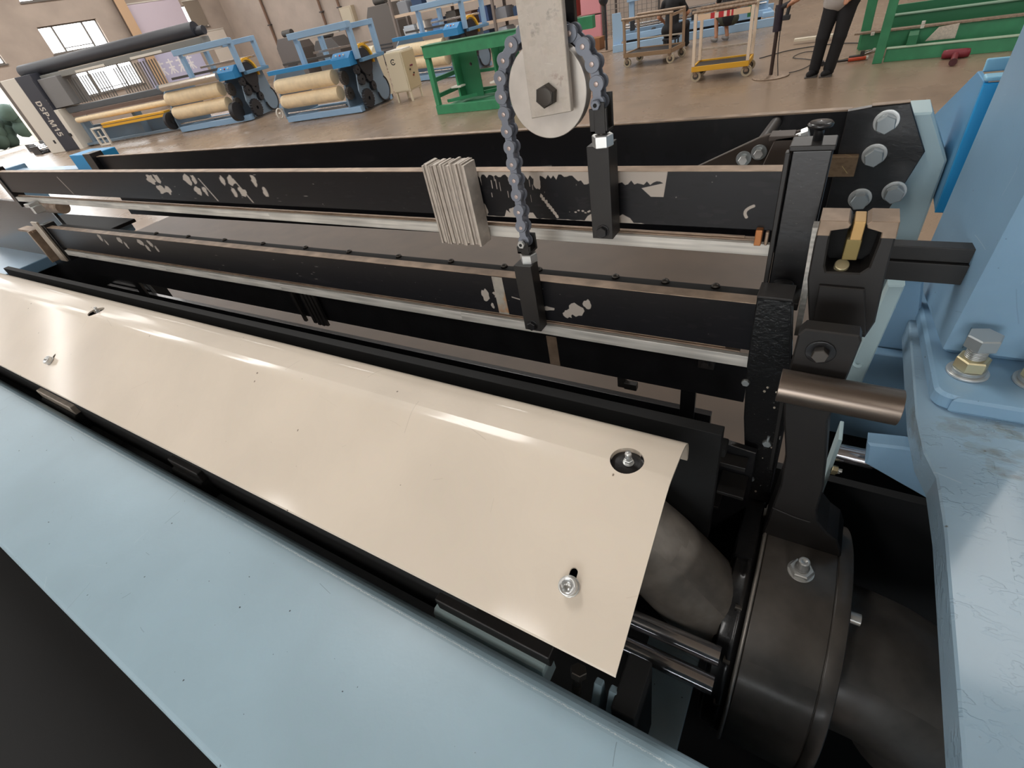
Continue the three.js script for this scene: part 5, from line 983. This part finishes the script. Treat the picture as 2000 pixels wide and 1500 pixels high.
{
  // sitting low with the back to us behind the worn trolley
  const t = thing('person', 'person in black sitting low behind the worn tan trolley', 'person', [-3.9, 0, -14.3]);
  const hx = -3.95, hz = -14.3, hipL = V(hx - .1, .42, hz), hipR = V(hx + .1, .42, hz), knL = V(hx - .22, .46, hz - .4), knR = V(hx + .24, .46, hz - .4), anL = V(hx - .22, .08, hz - .38), anR = V(hx + .26, .08, hz - .4);
  const wa = V(hx, .62, hz - .03), ch = V(hx, .9, hz - .08), nk = V(hx, 1.05, hz - .12), hd = V(hx, 1.2, hz - .18), shL = V(hx - .19, .94, hz - .08), shR = V(hx + .19, .94, hz - .08), elL = V(hx - .33, .7, hz - .1), elR = V(hx + .32, .7, hz - .2), wrL = V(hx - .25, .55, hz - .32), wrR = V(hx + .2, .6, hz - .45), f = V(0, -.3, -1).normalize();
  part('body', body([[hipL, hipR, .11, .11], [wa, ch, .12, .14], [shL, shR, .06, .06], [ch, nk, .09, .055], [nk, hd, .055, .06], ...headBones(hd, f), [shL, elL, .05, .042], [elL, wrL, .042, .028], [shR, elR, .05, .042], [elR, wrR, .042, .028], ...hand(wrL, V(.5, -.3, -.8).normalize(), AY), ...hand(wrR, V(-.3, -.3, -.9).normalize(), AY), [hipL, knL, .085, .06], [knL, anL, .055, .04], [hipR, knR, .085, .06], [knR, anR, .055, .04]], .018, skinM), skinM, t);
  part('shirt', body([[hipL, hipR, .14, .14], [V(hx, .45, hz), wa, .16, .15], [wa, ch, .15, .17], [shL, shR, .08, .08], [ch, V(hx, 1.0, hz - .1), .11, .075], [shL, elL.clone().lerp(shL, .3), .066, .06], [shR, elR.clone().lerp(shR, .3), .066, .06]], .018, bK), bK, t);
  part('trousers', body([[hipL, hipR, .132, .132], [hipL, knL, .11, .08], [knL, anL, .078, .065], [hipR, knR, .11, .08], [knR, anR, .078, .065]], .018, bK), bK, t);
  for (const a of [anL, anR]) part('shoe', body([[a.clone().setY(.05), a.clone().add(V(0, -.03, -.14)), .048, .04]], .01, L.dark, .02), L.dark, t);
  headParts(t, hd, f);
  const s = thing('stool', 'low black stool under the person sitting behind the worn trolley', 'stool', [hx, 0, hz]);
  part('seat', B(hx - .17, hx + .17, .24, .28, hz - .15, hz + .17, .01), L.dark, s);
  for (const [a, b] of [[-.15, -.13], [.12, -.13], [-.15, .13], [.12, .13]]) part('leg', B(hx + a, hx + a + .03, 0, .239, hz + b, hz + b + .03, .004), L.dark, s);
}
{
  // squatting at the pale blue base, arms forward
  const t = thing('person', 'squatting person in shorts reaching over the pale blue machine base', 'person', [-2.9, 0, -15.0]);
  const hx = -2.75, hz = -14.75, hipL = V(hx - .09, .42, hz), hipR = V(hx + .09, .42, hz), knL = V(hx - .33, .56, hz - .22), knR = V(hx - .16, .56, hz - .3), anL = V(hx - .25, .1, hz + .02), anR = V(hx - .02, .1, hz - .06);
  const wa = V(hx - .02, .58, hz - .05), ch = V(hx - .05, .85, hz - .2), nk = V(hx - .06, .98, hz - .28), hd = V(hx - .08, 1.12, hz - .36), shL = V(hx - .23, .88, hz - .18), shR = V(hx + .13, .88, hz - .25), elL = V(hx - .36, .7, hz - .36), elR = V(hx + .18, .66, hz - .45), wrL = V(hx - .2, .6, hz - .5), wrR = V(hx + .08, .6, hz - .62), f = V(-.1, -.5, -1).normalize();
  part('body', body([[hipL, hipR, .11, .11], [wa, ch, .12, .14], [shL, shR, .06, .06], [ch, nk, .09, .055], [nk, hd, .055, .06], ...headBones(hd, f), [shL, elL, .05, .042], [elL, wrL, .042, .028], [shR, elR, .05, .042], [elR, wrR, .042, .028], ...hand(wrL, V(.4, -.3, -.8).normalize(), AY), ...hand(wrR, V(-.1, -.3, -.9).normalize(), AY), [hipL, knL, .085, .06], [knL, anL, .055, .04], [hipR, knR, .085, .06], [knR, anR, .055, .04]], .018, skinM), skinM, t);
  part('shirt', body([[hipL, hipR, .13, .13], [V(hx, .45, hz), wa, .15, .15], [wa, ch, .15, .165], [shL, shR, .08, .08], [ch, nk.clone().lerp(ch, .3), .11, .075], [shL, elL.clone().lerp(shL, .4), .066, .06], [shR, elR.clone().lerp(shR, .4), .066, .06]], .018, bK), bK, t);
  const sk = S('#3c3f33', .8); part('shorts', body([[hipL, hipR, .13, .13], [hipL, knL.clone().lerp(hipL, .3), .108, .095], [hipR, knR.clone().lerp(hipR, .3), .108, .095]], .018, sk), sk, t);
  for (const a of [anL, anR]) part('shoe', body([[a.clone().setY(.05), a.clone().add(V(-.1, -.05, -.09)), .046, .04]], .01, L.white, .02), paint('#8d8a88'), t);
  headParts(t, hd, f);
  solo('green_bracket', [plateY([[hx - .2, hz - .6], [hx + .55, hz - .75], [hx + .6, hz - .5], [hx - .1, hz - .42]], .64, .70, .01), B(hx + .3, hx + .38, .34, .639, hz - .66, hz - .58, .004)], GR, 'green bracket plate in the squatting person’s hands', 'bracket', [hx, .34, hz - .6]);
}
renderer.render(scene, camera);
